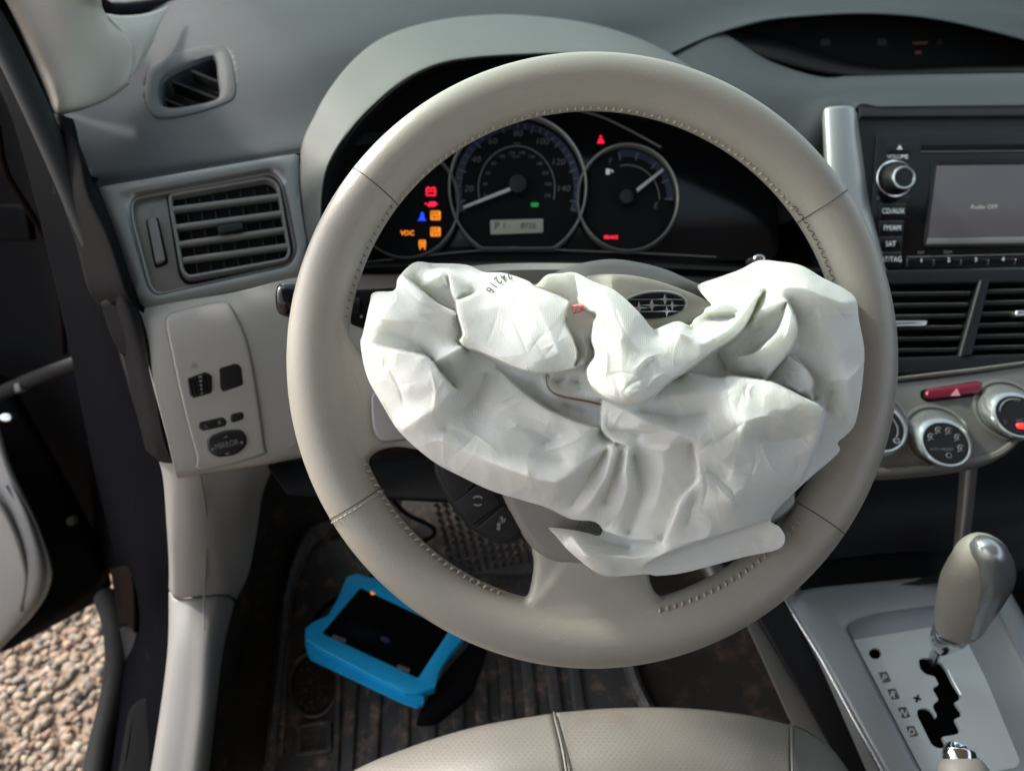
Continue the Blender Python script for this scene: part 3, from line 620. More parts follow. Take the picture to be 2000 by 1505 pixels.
# steering column behind the wheel
col = thing('steering_column', 'grey steering column shroud behind the wheel hub', 'steering column', W(1150, 640, .56))
cl = []
c0 = cr([(850,560),(880,528),(960,516),(1100,514),(1230,520),(1330,545),(1380,600),(1340,720),(1200,790),(1000,780),(880,700)], 60)
for d, s in ((.51, .90), (.516, .96), (.53, 1.0), (.66, 1.0)): cl.append([W(1120+(a-1120)*s, 640+(b-640)*s, d) for a, b in c0[:, :2]])
loft('column_shroud', cl, M['padgrey'], col, cap0=True)
slab('ignition_ring', ell(1484, 505, 12, 9, 24), faceplane(.60), M['satin'], col, 0, .02, .002)
st = thing('light_stalk', 'black light stalk with a rounded knob sticking out left of the steering wheel', 'stalk', W(640, 590, .52))
ax = [W(545, 583, .50), W(640, 590, .51), W(760, 600, .53)]
# knob end: rounded cap
kl = []
a, b = W(538, 583, .50), W(600, 588, .507); dirn = (b-a).normalized(); e1 = CU; e2 = dirn.cross(e1).normalized()
for t, r in ((0, .004), (.04, .008), (.12, .0105), (.3, .0122), (.55, .0128), (.62, .0128), (.64, .0112), (.8, .0112), (1.0, .0105)):
    kl.append([a+dirn*(t*(b-a).length)+e1*r*math.cos(x*math.pi/16)+e2*r*.8*math.sin(x*math.pi/16) for x in range(32)])
loft('stalk_knob', kl, M['gloss'], st, cap0=True, cap1=True, ang=45)
tube('stalk_arm', [W(595, 588, .507), W(660, 594, .515), W(700, 598, .52)], [.0085, .0075, .0075], M['black'], st, 16)
slab('stalk_body', rnd([(686,565),(790,560),(790,640),(682,634)], 8), faceplane(.515), M['blackmatte'], st, 0, .05, .003)
flat('stalk_mark', [ell(706, 618, 3, 3, 12)], lambda u, v, o=0: W(u, v, .5148-o), M['dimwhite'], st)
# ------------------------------------------------------------------ dashboard
dash = thing('dashboard', 'grey moulded dashboard with arched instrument hood running under the windscreen', 'dashboard', W(1000, 300, .9))
patch('top_pad', [
 [(60,-60,1.02),(300,-60,1.04),(600,-60,1.08),(900,-60,1.10),(1150,-60,1.11),(1397,-60,1.11),(1600,-60,1.11),(1800,-60,1.11),(2000,-50,1.11),(2160,-40,1.11)],
 [(75,50,.86),(272,40,.89),(570,20,.92),(850,0,.96),(1130,-8,1.0),(1397,-15,1.03),(1600,-25,1.03),(1800,-20,1.03),(2000,10,1.03),(2160,35,1.03)],
 [(80,140,.76),(245,140,.77),(500,120,.79),(720,90,.83),(1110,45,.92),(1397,18,.985),(1600,-2,.99),(1800,2,.99),(2000,35,.99),(2160,75,.99)],
 [(90,240,.64),(215,250,.665),(420,240,.695),(630,220,.73),(1090,110,.87),(1397,44,.945),(1600,18,.955),(1800,20,.955),(2000,62,.955),(2160,110,.955)],
 [(100,320,.598),(196,330,.615),(392,305,.648),(592,277,.678),(1070,190,.80),(1397,60,.915),(1600,29,.935),(1800,33,.935),(2000,77,.935),(2160,128,.935)],
 [(105,378,.596),(190,366,.606),(388,332,.638),(585,299,.667),(1060,215,.78),(1397,66,.905),(1600,33,.945),(1800,37,.945),(2000,81,.945),(2160,132,.945)]], M['dash'], dash, 230, 170, .0012); TOP = bpy.data.objects['top_pad']
patch('centre_pad', [
 [(1245,92,.915),(1345,78,.91),(1397,58,.925),(1500,118,.875),(1600,150,.85),(1660,149,.85),(1720,148,.85),(1800,146,.85),(2000,143,.85),(2160,142,.85)],
 [(1238,140,.87),(1340,118,.86),(1405,104,.865),(1512,148,.81),(1604,165,.79),(1660,164,.79),(1720,162,.79),(1800,160,.79),(2000,157,.79),(2160,156,.79)],
 [(1225,190,.83),(1320,180,.80),(1420,180,.78),(1522,195,.755),(1606,190,.75),(1660,187,.75),(1720,185,.75),(1800,182,.75),(2000,180,.75),(2160,180,.75)],
 [(1215,290,.77),(1310,270,.755),(1440,280,.74),(1545,285,.724),(1612,225,.720),(1662,203,.724),(1720,201,.724),(1800,199,.724),(2000,197,.724),(2160,197,.724)],
 [(1215,430,.745),(1310,420,.73),(1450,430,.72),(1550,430,.715),(1625,330,.72),(1668,212,.714),(1720,208,.7125),(1800,207,.7125),(2000,205,.7125),(2160,204,.7125)]], M['dash'], dash, 90, 70, .006)
# hooded recess of the centre display
disp = thing('centre_display', 'black recessed information display under the arched top of the dashboard', 'display', W(1750, 90, .97))
patch('recess_floor', [[(1380,40,1.0),(1500,60,1.0),(1700,128,.99),(1900,126,.99),(2160,122,.99)], [(1397,66,.93),(1505,112,.88),(1660,146,.86),(1900,142,.86),(2160,140,.86)]], M['blackmatte'], disp, 30, 8, .003)
slab('display_panel', rnd([(1392,48),(1490,26),(1600,16),(1800,20),(2000,54),(2180,102),(2180,150),(1480,150),(1392,80)], 6), plane3((1400,20,.975),(2100,20,.975),(1700,140,.985)), M['blackmatte'], disp, 0, .006, .002)
DP = plane3((1400,20,.9745),(2100,20,.9745),(1700,140,.9845))
flat('display_segment', [[(1783,83),(1812,82),(1812,86),(1783,87)], [(1787,101),(1799,100),(1799,105),(1787,106)]], DP, M['eOd'], disp)
for s, u, v in (('88', 1612, 84), ('88', 1722, 84), ('A', 1835, 84)): text('display_segment', s, u, v, 18, DP, mat('off_segment', (.02, .02, .02), .5), disp)
# instrument hood
OUT = [(602,520,.655),(590,420,.655),(587,298,.668),(615,225,.71),(650,165,.75),(700,108,.80),(760,68,.84),(850,41,.875),(960,29,.90),(1060,33,.90),(1160,48,.885),(1250,76,.86),(1330,118,.825),(1410,180,.79),(1500,250,.765),(1580,330,.745),(1620,430,.72),(1640,530,.70)]
INN = [(636,520,.612),(628,430,.612),(638,335,.618),(682,258,.63),(735,200,.64),(795,152,.65),(855,124,.655),(920,112,.66),(1000,106,.662),(1100,103,.665),(1200,107,.662),(1300,128,.66),(1400,168,.655),(1490,245,.655),(1562,330,.66),(1603,430,.66),(1624,530,.655)]
A, B = cr(OUT, 110, False), cr(INN, 110, False); loops = []
A2 = A.copy(); A2[:, 2] += .02
loops.append([W(*p) for p in A2])
for t, bulge in ((0, 0), (.04, .004), (.15, .006), (.3, .007), (.5, .008), (.7, .008), (.85, .007), (.94, .005), (.98, .002), (1, -.001)):
    Q = A*(1-t)+B*t; loops.append([W(p[0], p[1], p[2]-bulge) for p in Q])
loft('instrument_hood', loops, M['dashhood'], dash, closed=False)
# closed black throat between hood lip and dial face
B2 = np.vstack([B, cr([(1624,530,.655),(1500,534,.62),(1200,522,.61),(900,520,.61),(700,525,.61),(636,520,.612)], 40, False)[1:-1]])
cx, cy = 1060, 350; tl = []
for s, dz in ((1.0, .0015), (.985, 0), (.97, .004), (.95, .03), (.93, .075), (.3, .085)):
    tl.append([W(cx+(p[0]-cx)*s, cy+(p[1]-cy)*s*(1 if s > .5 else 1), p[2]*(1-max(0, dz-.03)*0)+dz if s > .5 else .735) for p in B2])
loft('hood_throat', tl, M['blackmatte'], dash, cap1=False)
# knee panel (beige)
knee = patch('knee_panel', [
 [(268,606,.582),(330,592,.588),(460,570,.602),(595,540,.622),(760,535,.64),(1100,535,.66),(1420,540,.67)],
 [(276,640,.572),(340,630,.576),(470,615,.590),(600,600,.610),(760,600,.63),(1100,600,.65),(1420,600,.66)],
 [(296,740,.566),(350,740,.570),(480,735,.584),(610,730,.602),(760,720,.62),(1100,720,.64),(1420,720,.65)],
 [(325,850,.566),(372,860,.570),(500,850,.584),(620,830,.60),(760,820,.615),(1100,820,.63),(1420,820,.64)],
 [(340,915,.570),(386,915,.574),(510,900,.586),(600,882,.60),(760,862,.615),(1100,862,.63),(1420,862,.64)],
 [(346,934,.582),(388,928,.586),(512,908,.598),(600,892,.61),(760,870,.625),(1100,870,.64),(1420,870,.65)]], M['beige'], dash, 90, 70, .005)
#tube('panel_edge', [W(*p) for p in cr([(277,612,.580),(290,690,.566),(304,760,.5655),(322,840,.5645),(340,905,.568)], 30, False)], .0022, M['beige'], dash, 8)
slab('access_lid', ell(560, 862, 22, 14, 30), plane3((520,850,.587),(600,840,.597),(560,880,.592)), M['beige'], dash, 0, .004, .001)
slab('underside', rnd([(520,905),(1440,868),(1440,1000),(560,960)], 10), hplane(W(600, 900, .62).z), M['blackmatte'], dash, 0, .004, .001)
patch('dash_end_cap', [[(98,225,.62),(112,222,.60),(135,230,.595)], [(112,300,.60),(150,292,.585),(180,345,.592)], [(118,380,.60),(170,380,.578),(192,366,.60)], [(150,480,.60),(205,470,.570),(232,470,.578)], [(170,560,.60),(235,560,.565),(268,590,.572)], [(195,600,.60),(245,590,.57),(280,612,.575)]], M['blacktrim'], dash, 24, 40, .004)
# ------------------------------------------------------------------ side defroster vent
dv = thing('defroster_vent', 'small dark side window demister vent set in the dash top beside the pillar', 'air vent', W(370, 160, .76), 'air vents of the dashboard')
dO = cr([(301,130),(340,110),(385,97),(430,93),(446,108),(455,150),(456,180),(445,197),(400,215),(333,229),(304,225),(288,195),(289,155)], 90)
dI = cr([(322,150),(350,133),(385,118),(412,109),(420,115),(424,150),(427,180),(420,192),(385,201),(335,207),(316,200),(312,170)], 90)
_f = onsurf(TOP); _n = -((_f(450,150)-_f(300,170)).cross(_f(380,225)-_f(370,110))).normalized()
if _n.dot(CF) > 0: _n = -_n
DVP = Plane(_f(370,165), _n); DVS = onsurf(TOP, _n); cut(TOP, lin(dO[:, :2]*.75+dI[:, :2]*.25, 400), DVS)
ring('vent_frame', dO, dI, DVS, M['dash'], dv, [(-.2, -.0012), (-.1, .0009), (.0, .0012), (.3, .0013), (.45, .0009), (.58, .0004), (.85, -.0005), (1, -.004), (1, -.03)], 90)
slab('vent_back', dI, DVP, M['blackmatte'], dv, -.022, .003, .0005)
for (a, b), (c, d) in (((372,130),(426,152)), ((332,150),(430,187)), ((320,186),(388,212))):
    slab('vent_slat', [(a, b-2), (c, d-2), (c, d+3), (a, b+3)], DVP, M['blacktrim'], dv, -.004, .012, .0006)
# ------------------------------------------------------------------ left vent with silver surround
lv = thing('left_air_vent', 'silver framed left dashboard air vent with four slats and side thumbwheel', 'air vent', W(400, 450, .62), 'air vents of the dashboard')
LP = plane3((190,365,.602),(585,300,.664),(278,608,.583))
fO = rnd([(190,366),(584,299),(589,400),(600,470),(603,500),(592,541),(279,608),(253,540),(222,450)], 5)
fI = rnd([(252,383),(532,331),(552,350),(580,490),(566,517),(306,575),(290,560),(254,425)], 20)
def st(P, k): P = np.array(P)[:, :2]; i = np.argmin(P[:, 0]+P[:, 1]); return np.roll(P, -i, 0)
ring('vent_surround', st(fO, 0), st(fI, 0), LP, M['ventsilver'], lv, [(0, -.012), (0, -.002), (.03, .0005), (.10, .0012), (.6, .0018), (.85, .001), (1, -.002), (1, -.02)], 140)
slab('vent_panel', fI, LP, M['vent'], lv, -.007, .004, .0005)
ring('panel_rim', st(fI, 0), st(inset(lin(fI, 120), 7), 0), LP, M['silverdk'], lv, [(0, -.004), (.2, -.002), (.8, -.003), (1, -.008)], 120)
gO = rnd([(326,378),(524,343),(546,358),(570,492),(562,510),(366,545),(352,530)], 13)
gI = inset(lin(gO, 120), 8)
GP = Plane(LP.o, LP.n)
slab('grille_gap', rnd([(321,372),(528,337),(551,354),(576,494),(567,516),(362,551),(347,534)], 13), LP, M['blackmatte'], lv, -.0066, .001, .0002)
ring('grille_frame', st(gO, 0), st(gI, 0), LP, M['vent'], lv, [(0, -.012), (0, -.001), (.3, .0008), (.8, .0004), (1, -.002), (1, -.02)], 120)
slab('grille_back', gO, LP, M['blackmatte'], lv, -.0062, .0008, .0001)
for k, ((a, b), (c, d)) in enumerate((((337,410),(546,384)), ((343,445),(552,417)), ((349,478),(558,449)), ((357,509),(563,481)))):
    slab('slat', [(a, b-7), (c, d-7), (c, d+3), (a, b+3)], LP, M['vent'], lv, .0006, .0055, .0016)
for k in range(7):
    u = 360+k*27; tube('inner_vane', [LP.p(u, 385-(u-340)*.13, -.0048), LP.p(u+26, 535-(u-340)*.13, -.0048)], .0006, M['black'], lv, 5)
slab('slat_tab', rnd([(424,446),(474,439),(476,452),(430,461)], 4), LP, M['black'], lv, .0045, .006, .001)
# thumbwheel
slab('thumbwheel_slot', rnd([(281,420),(306,415),(327,508),(300,518)], 8), LP, M['blackmatte'], lv, -.0066, .001, .0002)
tw = thing_ = link('thumbwheel', recalc(mesh(*slabvf(rnd([(286,424),(304,420),(321,505),(303,513)], 7), LP.p, -.002, .004, .0018))), M['pewter'], lv)
for k in range(24):
    t = k/23; u, v = 287+17*t, 428+81*t
    tube('knurl', [LP.p(u, v, -.0017), LP.p(u+17.5, v-4.5, -.0017)], .00045, M['silver'], lv, 5)
flat('vent_symbol', [[(289,398),(296,397),(299,411),(292,412)], ell(318,529,5,5,14)], LP.p, M['dimwhite'], lv, off=-.0068)
flat('vent_symbol', [[(291,400),(295,399),(297,409),(293,410)]], LP.p, M['vent'], lv, off=-.0066)
# ------------------------------------------------------------------ switch panel
sp = thing('switch_panel', 'beige switch panel with dimmer wheel and mirror switches left of the wheel', 'switch panel', W(430, 780, .57))
edge = cr([(326,640),(325,622),(345,609),(432,590),(452,602),(480,662),(500,755),(515,865),(510,888),(392,918),(384,890),(360,800),(326,645)], 90, False)
_k = onsurf(knee); SPn = (_k(500, 700)-_k(350, 700)).cross(_k(430, 640)-_k(430, 860)).normalized()
if SPn.dot(CF) > 0: SPn = -SPn
kf = onsurf(knee, SPn)
slab('panel_insert', edge[:, :2], kf, M['beige'], sp, .0022, .006, .0018, rings=14)
def spf(u, v, off=0): return kf(u, v, off-.0008)
tube('panel_gap', [kf(a, b, .0003) for a, b in edge[:, :2]], .0007, M['vent'], sp, 5)
slab('dimmer_wheel', rnd([(365,738),(402,725),(416,733),(416,768),(378,779),(370,772)], 5), spf, M['switchblack'], sp, .0035, .006, .0015)
for k in range(6): tube('dimmer_ridge', [spf(372+k*7.2, 741-k*2.2, .0042), spf(378+k*7.2, 772-k*2.2, .0042)], .0005, M['blackmatte'], sp, 5)
flat('dimmer_scale', [[(389+k*1.2, 735+k*8), (396+k*1.2-k, 734+k*8), (396+k*1.2-k, 738+k*8), (389+k*1.2, 739+k*8)] for k in range(5)], lambda u, v, o=0: spf(u, v, .0043+o), M['dimwhite'], sp)
slab('blank_switch', rnd([(428,719),(462,709),(472,716),(476,752),(436,766),(430,758)], 5), spf, M['switchblack'], sp, .0035, .006, .001)
text('dimmer_symbol', 'o', 380, 713, 18, spf, M['pewter'], sp, off=.0035)
slab('recess_step', rnd([(376,800),(490,770),(496,782),(384,812)], 3), spf, M['beige'], sp, .002, .003, .001)
slab('select_switch', rnd([(388,824),(436,813),(444,822),(442,832),(396,842),(388,836)], 7), spf, M['switchblack'], sp, .004, .006, .0018)
slab('blank_button', rnd([(450,808),(474,803),(478,812),(474,820),(454,826),(449,820)], 7), spf, M['switchblack'], sp, .004, .006, .0018)
slab('mirror_switch', rnd([(404,853),(440,839),(472,838),(482,852),(482,870),(462,888),(424,893),(406,880)], 15), spf, M['switchblack'], sp, .0055, .008, .0025)
text('switch_letter', 'L', 404, 832, 12, spf, M['dimwhite'], sp, rot=12, off=.0043); text('switch_letter', 'R', 430, 826, 12, spf, M['dimwhite'], sp, rot=12, off=.0043)
text('mirror_lettering', 'MIRROR', 444, 868, 16, spf, M['dimwhite'], sp, rot=14, off=.0058, sx=.8)
flat('mirror_arrow', [[(413,877),(419,873),(419,880)], [(475,860),(469,864),(475,867)], [(436,856),(446,853),(444,850)], [(440,885),(450,883),(446,888)]], lambda u, v, o=0: spf(u, v, .0056+o), M['dimwhite'], sp)
# ------------------------------------------------------------------ instrument cluster
ic = thing('instrument_cluster', 'dark instrument cluster with speedometer, fuel gauge and lit warning lamps', 'instrument cluster', W(1010, 370, .71))
CP = plane3((740,400,.70),(1400,390,.70),(1010,250,.722))
slab('cluster_face', rnd([(660,200),(1500,190),(1530,500),(1300,506),(1060,496),(900,496),(700,520),(650,500)], 30), CP, M['gloss'], ic, -.008, .01, .001)
def gauge(cu, cv, ru, rv, cut, mt):
    P = ell(cu, cv, ru, rv, 150)
    if cut: P[:, 1] = np.minimum(P[:, 1], cut)
    Q = (P-[cu, cv])*[1-5/ru, 1-5/rv]+[cu, cv]
    slab('gauge_dial', Q, CP, M['blackmatte'], ic, -.0035, .003, .0002)
    ring('gauge_ring', P, Q, CP, mt, ic, [(0, -.006), (0, .001), (.35, .002), (.8, .0012), (1, -.002), (1, -.005)], 200)
gauge(1011, 365, 136, 143, 487, M['pewter']); gauge(1226, 386, 100, 106, None, M['silverdk']); gauge(793, 396, 104, 110, None, M['silverdk'])
cpo = lambda o0: (lambda u, v, off=0: CP.p(u, v, o0+off))
def tick(cu, cv, ru, rv, deg, l, wd):
    c, s = math.cos(R_(deg)), math.sin(R_(deg)); a = (cu+ru*c, cv-rv*s); b = (cu+(ru-l)*c, cv-(rv-l)*s); n = (s*wd/2, c*wd/2)
    return [(a[0]+n[0], a[1]+n[1]), (a[0]-n[0], a[1]-n[1]), (b[0]-n[0], b[1]-n[1]), (b[0]+n[0], b[1]+n[1])]
F0 = -.0033
band = []
A_ = ell(1011, 365, 124, 130, 60, 0, -22, 202); B_ = ell(1011, 365, 110, 116, 60, 0, -22, 202)[::-1]
flat('blue_band', [np.vstack([A_, B_])], cpo(F0), M['bluedark'], ic)
flat('scale_tick', [tick(1011, 365, 121, 127, -20+220*k/30, 16 if k % 4 == 1 else 9, 2.6) for k in range(31)], cpo(F0+.0005), M['dialwhite'], ic)
for s, u, v in (('20',916,366),('40',930,309),('60',962,273),('80',1012,258),('100',1059,274),('120',1091,314),('140',1101,366)):
    text('scale_number', s, u, v, 17, cpo(F0+.0003), M['dialwhite'], ic, sx=1.1, shear=.15)
A_ = ell(1009, 365, 76, 84, 60, 0, -15, 195); B_ = ell(1009, 365, 74, 82, 60, 0, -15, 195)[::-1]
flat('inner_scale_line', [np.vstack([A_, B_])], cpo(F0), mat('scale_grey', (.10, .10, .10), .6), ic)
for k in range(12):
    a = R_(192-204*k/11); text('small_number', str(20*(k+1)), 1009+62*math.cos(a), 365-70*math.sin(a), 9, cpo(F0+.0003), M['dialwhite'], ic)
text('small_number', 'mph', 1010, 277, 8, cpo(F0+.0003), M['dialwhite'], ic); text('small_number', 'km/h', 1008, 303, 8, cpo(F0+.0003), M['dialwhite'], ic)
slab('needle_hub', ell(1011, 362, 17, 18, 30), CP, M['black'], ic, .004, .008, .001)
NW = mat('needle_white', (.36, .34, .34), .5)
slab('needle', [(999,366.5),(906,404),(905,407.5),(907,409.5),(1000,373.5)], CP, NW, ic, .0025, .0012, .0003)
A_ = ell(1226, 386, 92, 97, 40, 0, -2, 100); B_ = ell(1226, 386, 78, 83, 40, 0, -2, 100)[::-1]
flat('blue_band', [np.vstack([A_, B_])], cpo(F0), M['bluedark'], ic)
A_ = ell(1226, 386, 64, 68, 40, 0, -1, 103); B_ = ell(1226, 386, 62, 66, 40, 0, -1, 103)[::-1]
flat('inner_scale_line', [np.vstack([A_, B_])], cpo(F0), mat('scale_grey2', (.10, .10, .10), .6), ic)
flat('scale_tick', [tick(1226, 386, 88, 93, a, 15, 3) for a in (0, 24, 50, 77, 101)], cpo(F0+.0005), M['dialwhite'], ic)
text('fuel_letter', 'F', 1193, 312, 15, cpo(F0+.0003), M['dialwhite'], ic, shear=.2); text('fuel_letter', 'E', 1282, 399, 16, cpo(F0+.0003), M['dialwhite'], ic, shear=.2)
flat('fuel_symbol', [[(1184,327),(1192,327),(1192,338),(1184,338)], [(1193,328),(1199,331),(1199,334),(1193,331)]], cpo(F0+.0003), M['white'], ic)
slab('needle_hub', ell(1223, 387, 13, 14, 30), CP, M['black'], ic, .004, .008, .001)
slab('needle', [(1242,371),(1293,331),(1295,334),(1295,336),(1245,377)], CP, NW, ic, .0025, .0012, .0003)
slab('odometer', rnd([(957,427),(1061,424),(1061,451),(958,455)], 2), CP, M['lcd'], ic, -.003, .001, .0002)
for s, u, z in (('P', 970, 20), ('1', 985, 15), ('8735', 1032, 15)): text('odometer_digit', s, u, 439, z, cpo(-.0027), M['lcdk'], ic, bold=.01)
def boxlamp(name, u, v, a, b, key, holes):
    Po = rnd([(u-a, v-b), (u+a, v-b), (u+a, v+b), (u-a, v+b)], 3)
    o = flat(name, [Po], cpo(F0+.0002), M[key], ic)
    for h in holes: flat(name, [[(u+h[0], v+h[1]), (u+h[2], v+h[1]), (u+h[2], v+h[3]), (u+h[0], v+h[3])]], cpo(F0+.0007), M['blackmatte'], ic)
    return o
boxlamp('battery_lamp', 841, 372, 10, 8, 'eR', [(-7,-5,-1,-2),(1,-5,7,-2),(-7,1,7,5)])
flat('battery_lamp', [[(833,362),(838,362),(838,365),(833,365)], [(844,362),(849,362),(849,365),(844,365)]], cpo(F0+.0002), M['eR'], ic)
flat('oil_lamp', [[(829,393),(836,396),(838,391),(848,391),(854,394),(853,397),(846,401),(836,401),(834,397),(829,396)]], cpo(F0+.0002), M['eR'], ic)
flat('temperature_lamp', [[(821,414),(824,411),(827,414),(828,423),(832,428),(815,428),(820,423)]], cpo(F0+.0002), M['eB'], ic)
boxlamp('amber_lamp', 850, 418, 10, 9, 'eO', [(-8,-7,-6,-1),(-3,-7,-1,-1),(2,-7,4,-1),(-8,2,8,3.2),(-3,4,-1.5,8),(4,4,5.5,8)])
boxlamp('amber_lamp', 850, 450, 10, 9, 'eO', [(-8,-7,-6,-1),(-3,-7,-1,-1),(2,-7,4,-1),(-8,2,8,3.2),(-3,4,-1.5,8),(4,4,5.5,8)])
text('amber_lamp', 'VDC', 795, 453, 13, cpo(F0+.0003), M['eO'], ic, bold=.03)
boxlamp('amber_lamp', 824, 473, 7, 7, 'eO', [(-4,-4,4,-2.5),(-4,1,-1,4),(2,1,4,4)]); flat('amber_lamp', [[(818,481),(822,481),(820,486)], [(827,481),(831,481),(829,486)]], cpo(F0+.0002), M['eO'], ic)
flat('seatbelt_lamp', [ell(1175,259,2.6,2.8,12), [(1171,263),(1179,263),(1182,272),(1168,272)]], cpo(-.0078+.0003), M['eR'], ic)
text('brake_lamp', 'BRAKE', 1194, 461, 9, cpo(F0+.0003), M['eR'], ic, bold=.05)
flat('cruise_lamp', [rnd([(1037,393),(1052,393),(1052,401),(1037,401)], 3)], cpo(F0+.0002), M['eG'], ic)
text('light_mark', 'H', 868, 325, 16, cpo(-.0075), M['eOd'], ic)
tube('brow_line', [CP.p(a, b, .002) for a, b in cr([(990,206),(1080,211),(1160,226),(1220,252),(1290,290)], 30, False)], .0011, M['silverdk'], ic, 6)
tube('base_line', [CP.p(a, b, -.002) for a, b in ((700,512),(880,492),(940,487),(1075,486),(1240,492),(1400,500))], .0008, M['vent'], ic, 6)
# ------------------------------------------------------------------ radio
rd = thing('car_radio', 'black car radio with volume knob, button column and greyish Audio OFF screen', 'radio', W(1840, 370, .70))
RP = plane3((1680,230,.712),(2050,228,.712),(1760,545,.672))
slab('radio_fascia', rnd([(1668,208),(2180,204),(2180,545),(1730,552),(1700,520),(1680,330)], 8), RP, M['black'], rd, -.002, .03, .002)
slab('top_strip', [(1676,209),(2180,206),(2180,226),(1680,229)], RP, M['dash'], rd, .0012, .004, .001)
slab('radio_face', rnd([(1712,262),(2180,258),(2180,520),(1722,524),(1700,440)], 6), RP, M['gloss'], rd, 0, .004, .0008)
slab('disc_slot', rnd([(1798,284),(2180,281),(2180,294),(1798,297)], 2), RP, M['blackmatte'], rd, .0008, .001, .0002)
tube('slot_lip', [RP.p(1798, 297.5, .0008), RP.p(2180, 294.5, .0008)], .0005, M['vent'], rd, 5)
ring('screen_bezel', rnd([(1820,310),(2180,306),(2180,478),(1803,482)], 4), rnd([(1829,324),(2180,321),(2180,461),(1812,464)], 3), RP, M['black'], rd, [(0, 0), (0, .0012), (.5, .0012), (1, .0003)], 100)
slab('screen', [(1829,324),(2180,321),(2180,461),(1812,464)], RP, M['screen'], rd, .0006, .001, .0001)
slab('screen_ledge', [(1811,466),(2180,461),(2180,473),(1806,478)], RP, M['pewter'], rd, .0014, .002, .0004)
text('screen_text', 'Audio OFF', 1921, 405, 12, RP, mat('screen_text', (.16, .15, .15), .5, emit=(.5, .47, .47), es=.16), rd, off=.0008)
RV = lambda u, v, o=0: RP.p(u, v, o)
slab('eject_button', rnd([(1734,283),(1778,281),(1778,296),(1734,298)], 2), RP, M['black'], rd, .0010, .002, .0004)
flat('eject_symbol', [[(1752,290),(1756,285),(1760,290)], [(1751,291.5),(1761,291.3),(1761,293),(1751,293.2)]], RP, M['white'], rd, off=.0013)
text('volume_lettering', 'VOLUME', 1753, 307, 11, RP, M['white'], rd, sx=.95)
kc = (1747, 349)
def kring(r, off, k=40, c=kc): return [RP.p(c[0]+r*math.cos(2*math.pi*i/k), c[1]-r*math.sin(2*math.pi*i/k), 0)+(RP.n-CU*.46-CR*.02).normalized()*(off*.85) for i in range(k)]
ring('knob_ring', ell(*kc, 36, 36, 60), ell(*kc, 32.5, 32.5, 60), RP, M['satin'], rd, [(0, 0), (0, .001), (.5, .0016), (1, .001), (1, 0)], 60)
loft('volume_knob', [kring(31, 0), kring(30, .004), kring(26, .012), kring(24.5, .019), kring(23.5, .020)], M['black'], rd, cap1=True)
KC2 = kc
def kr2(r, off): return kring(r, off)
loft('knob_chrome', [kring(22.5, .0195), kring(22, .0215), kring(20.5, .0222), kring(18, .0218), kring(17.5, .0205)], M['satin'], rd)
loft('knob_cap', [kring(17.4, .0204), kring(17, .0209), kring(1, .0210)], M['gloss'], rd, cap1=True)
text('power_symbol', 'o', 1714, 386, 15, RP, M['dimwhite'], rd); text('push_lettering', 'PUSH', 1769, 385, 6.5, RP, M['dimwhite'], rd)
for s, u, v, x0, x1 in (('CD/AUX', 1743, 414, 1717, 1768), ('FM/AM', 1741, 447, 1716, 1764), ('SAT', 1738, 478, 1717, 1761), ('CAT/TAG', 1735, 508, 1716, 1760)):
    slab('radio_button', rnd([(x0, v-12), (x1, v-13), (x1-2, v+13), (x0, v+14)], 3), RP, M['gloss'], rd, .0012, .003, .0005)
    text('button_lettering', s, u, v, 14.5, RP, M['white'], rd, off=.0016, sx=.8)
    tube('button_edge', [RP.p(x0, v-13.5, .001), RP.p(x1, v-14.5, .001)], .00025, M['pewter'], rd, 5)
for k in range(6):
    u = 1770+k*53
    slab('preset_button', rnd([(u, 506-k*.6), (u+51, 505-k*.6), (u+51, 521-k), (u-1, 523-k)], 2), RP, M['gloss'], rd, .0012, .003, .0005)
    tube('button_edge', [RP.p(u, 503-k*1.2, .0012), RP.p(u+51, 501.5-k*1.2, .0012)], .0005, M['pewter'], rd, 5)
    text('button_lettering', str(k+1), u+28, 510-k*.8, 12, RP, M['white'], rd, off=.0016)
text('button_lettering', 'OFF', 1798, 494, 8, RP, M['dimwhite'], rd); text('button_lettering', 'RDM', 1851, 493, 8, RP, M['dimwhite'], rd)
tube('fascia_edge', [W(1728, 533, .668), W(1900, 527, .668), W(2180, 521, .668)], .0011, M['pewter'], rd, 6)
# silver pillar of the centre stack
sv = patch('stack_pillar', [[(1606,232,.712),(1612,212,.70),(1640,207,.695),(1664,209,.70),(1674,222,.712)], [(1608,280,.708),(1614,270,.695),(1640,265,.690),(1668,266,.694),(1680,270,.708)], [(1615,400,.695),(1622,395,.683),(1650,390,.678),(1685,390,.682),(1700,395,.695)], [(1645,560,.675),(1650,560,.662),(1685,555,.657),(1722,552,.662),(1738,552,.675)], [(1660,760,.655),(1665,760,.643),(1690,755,.638),(1722,752,.643),(1738,750,.655)]], M['silver'], None, 24, 40, .003)
tag(sv, 'pale silver upright trim strip beside the radio, behind the wheel rim', 'trim strip')
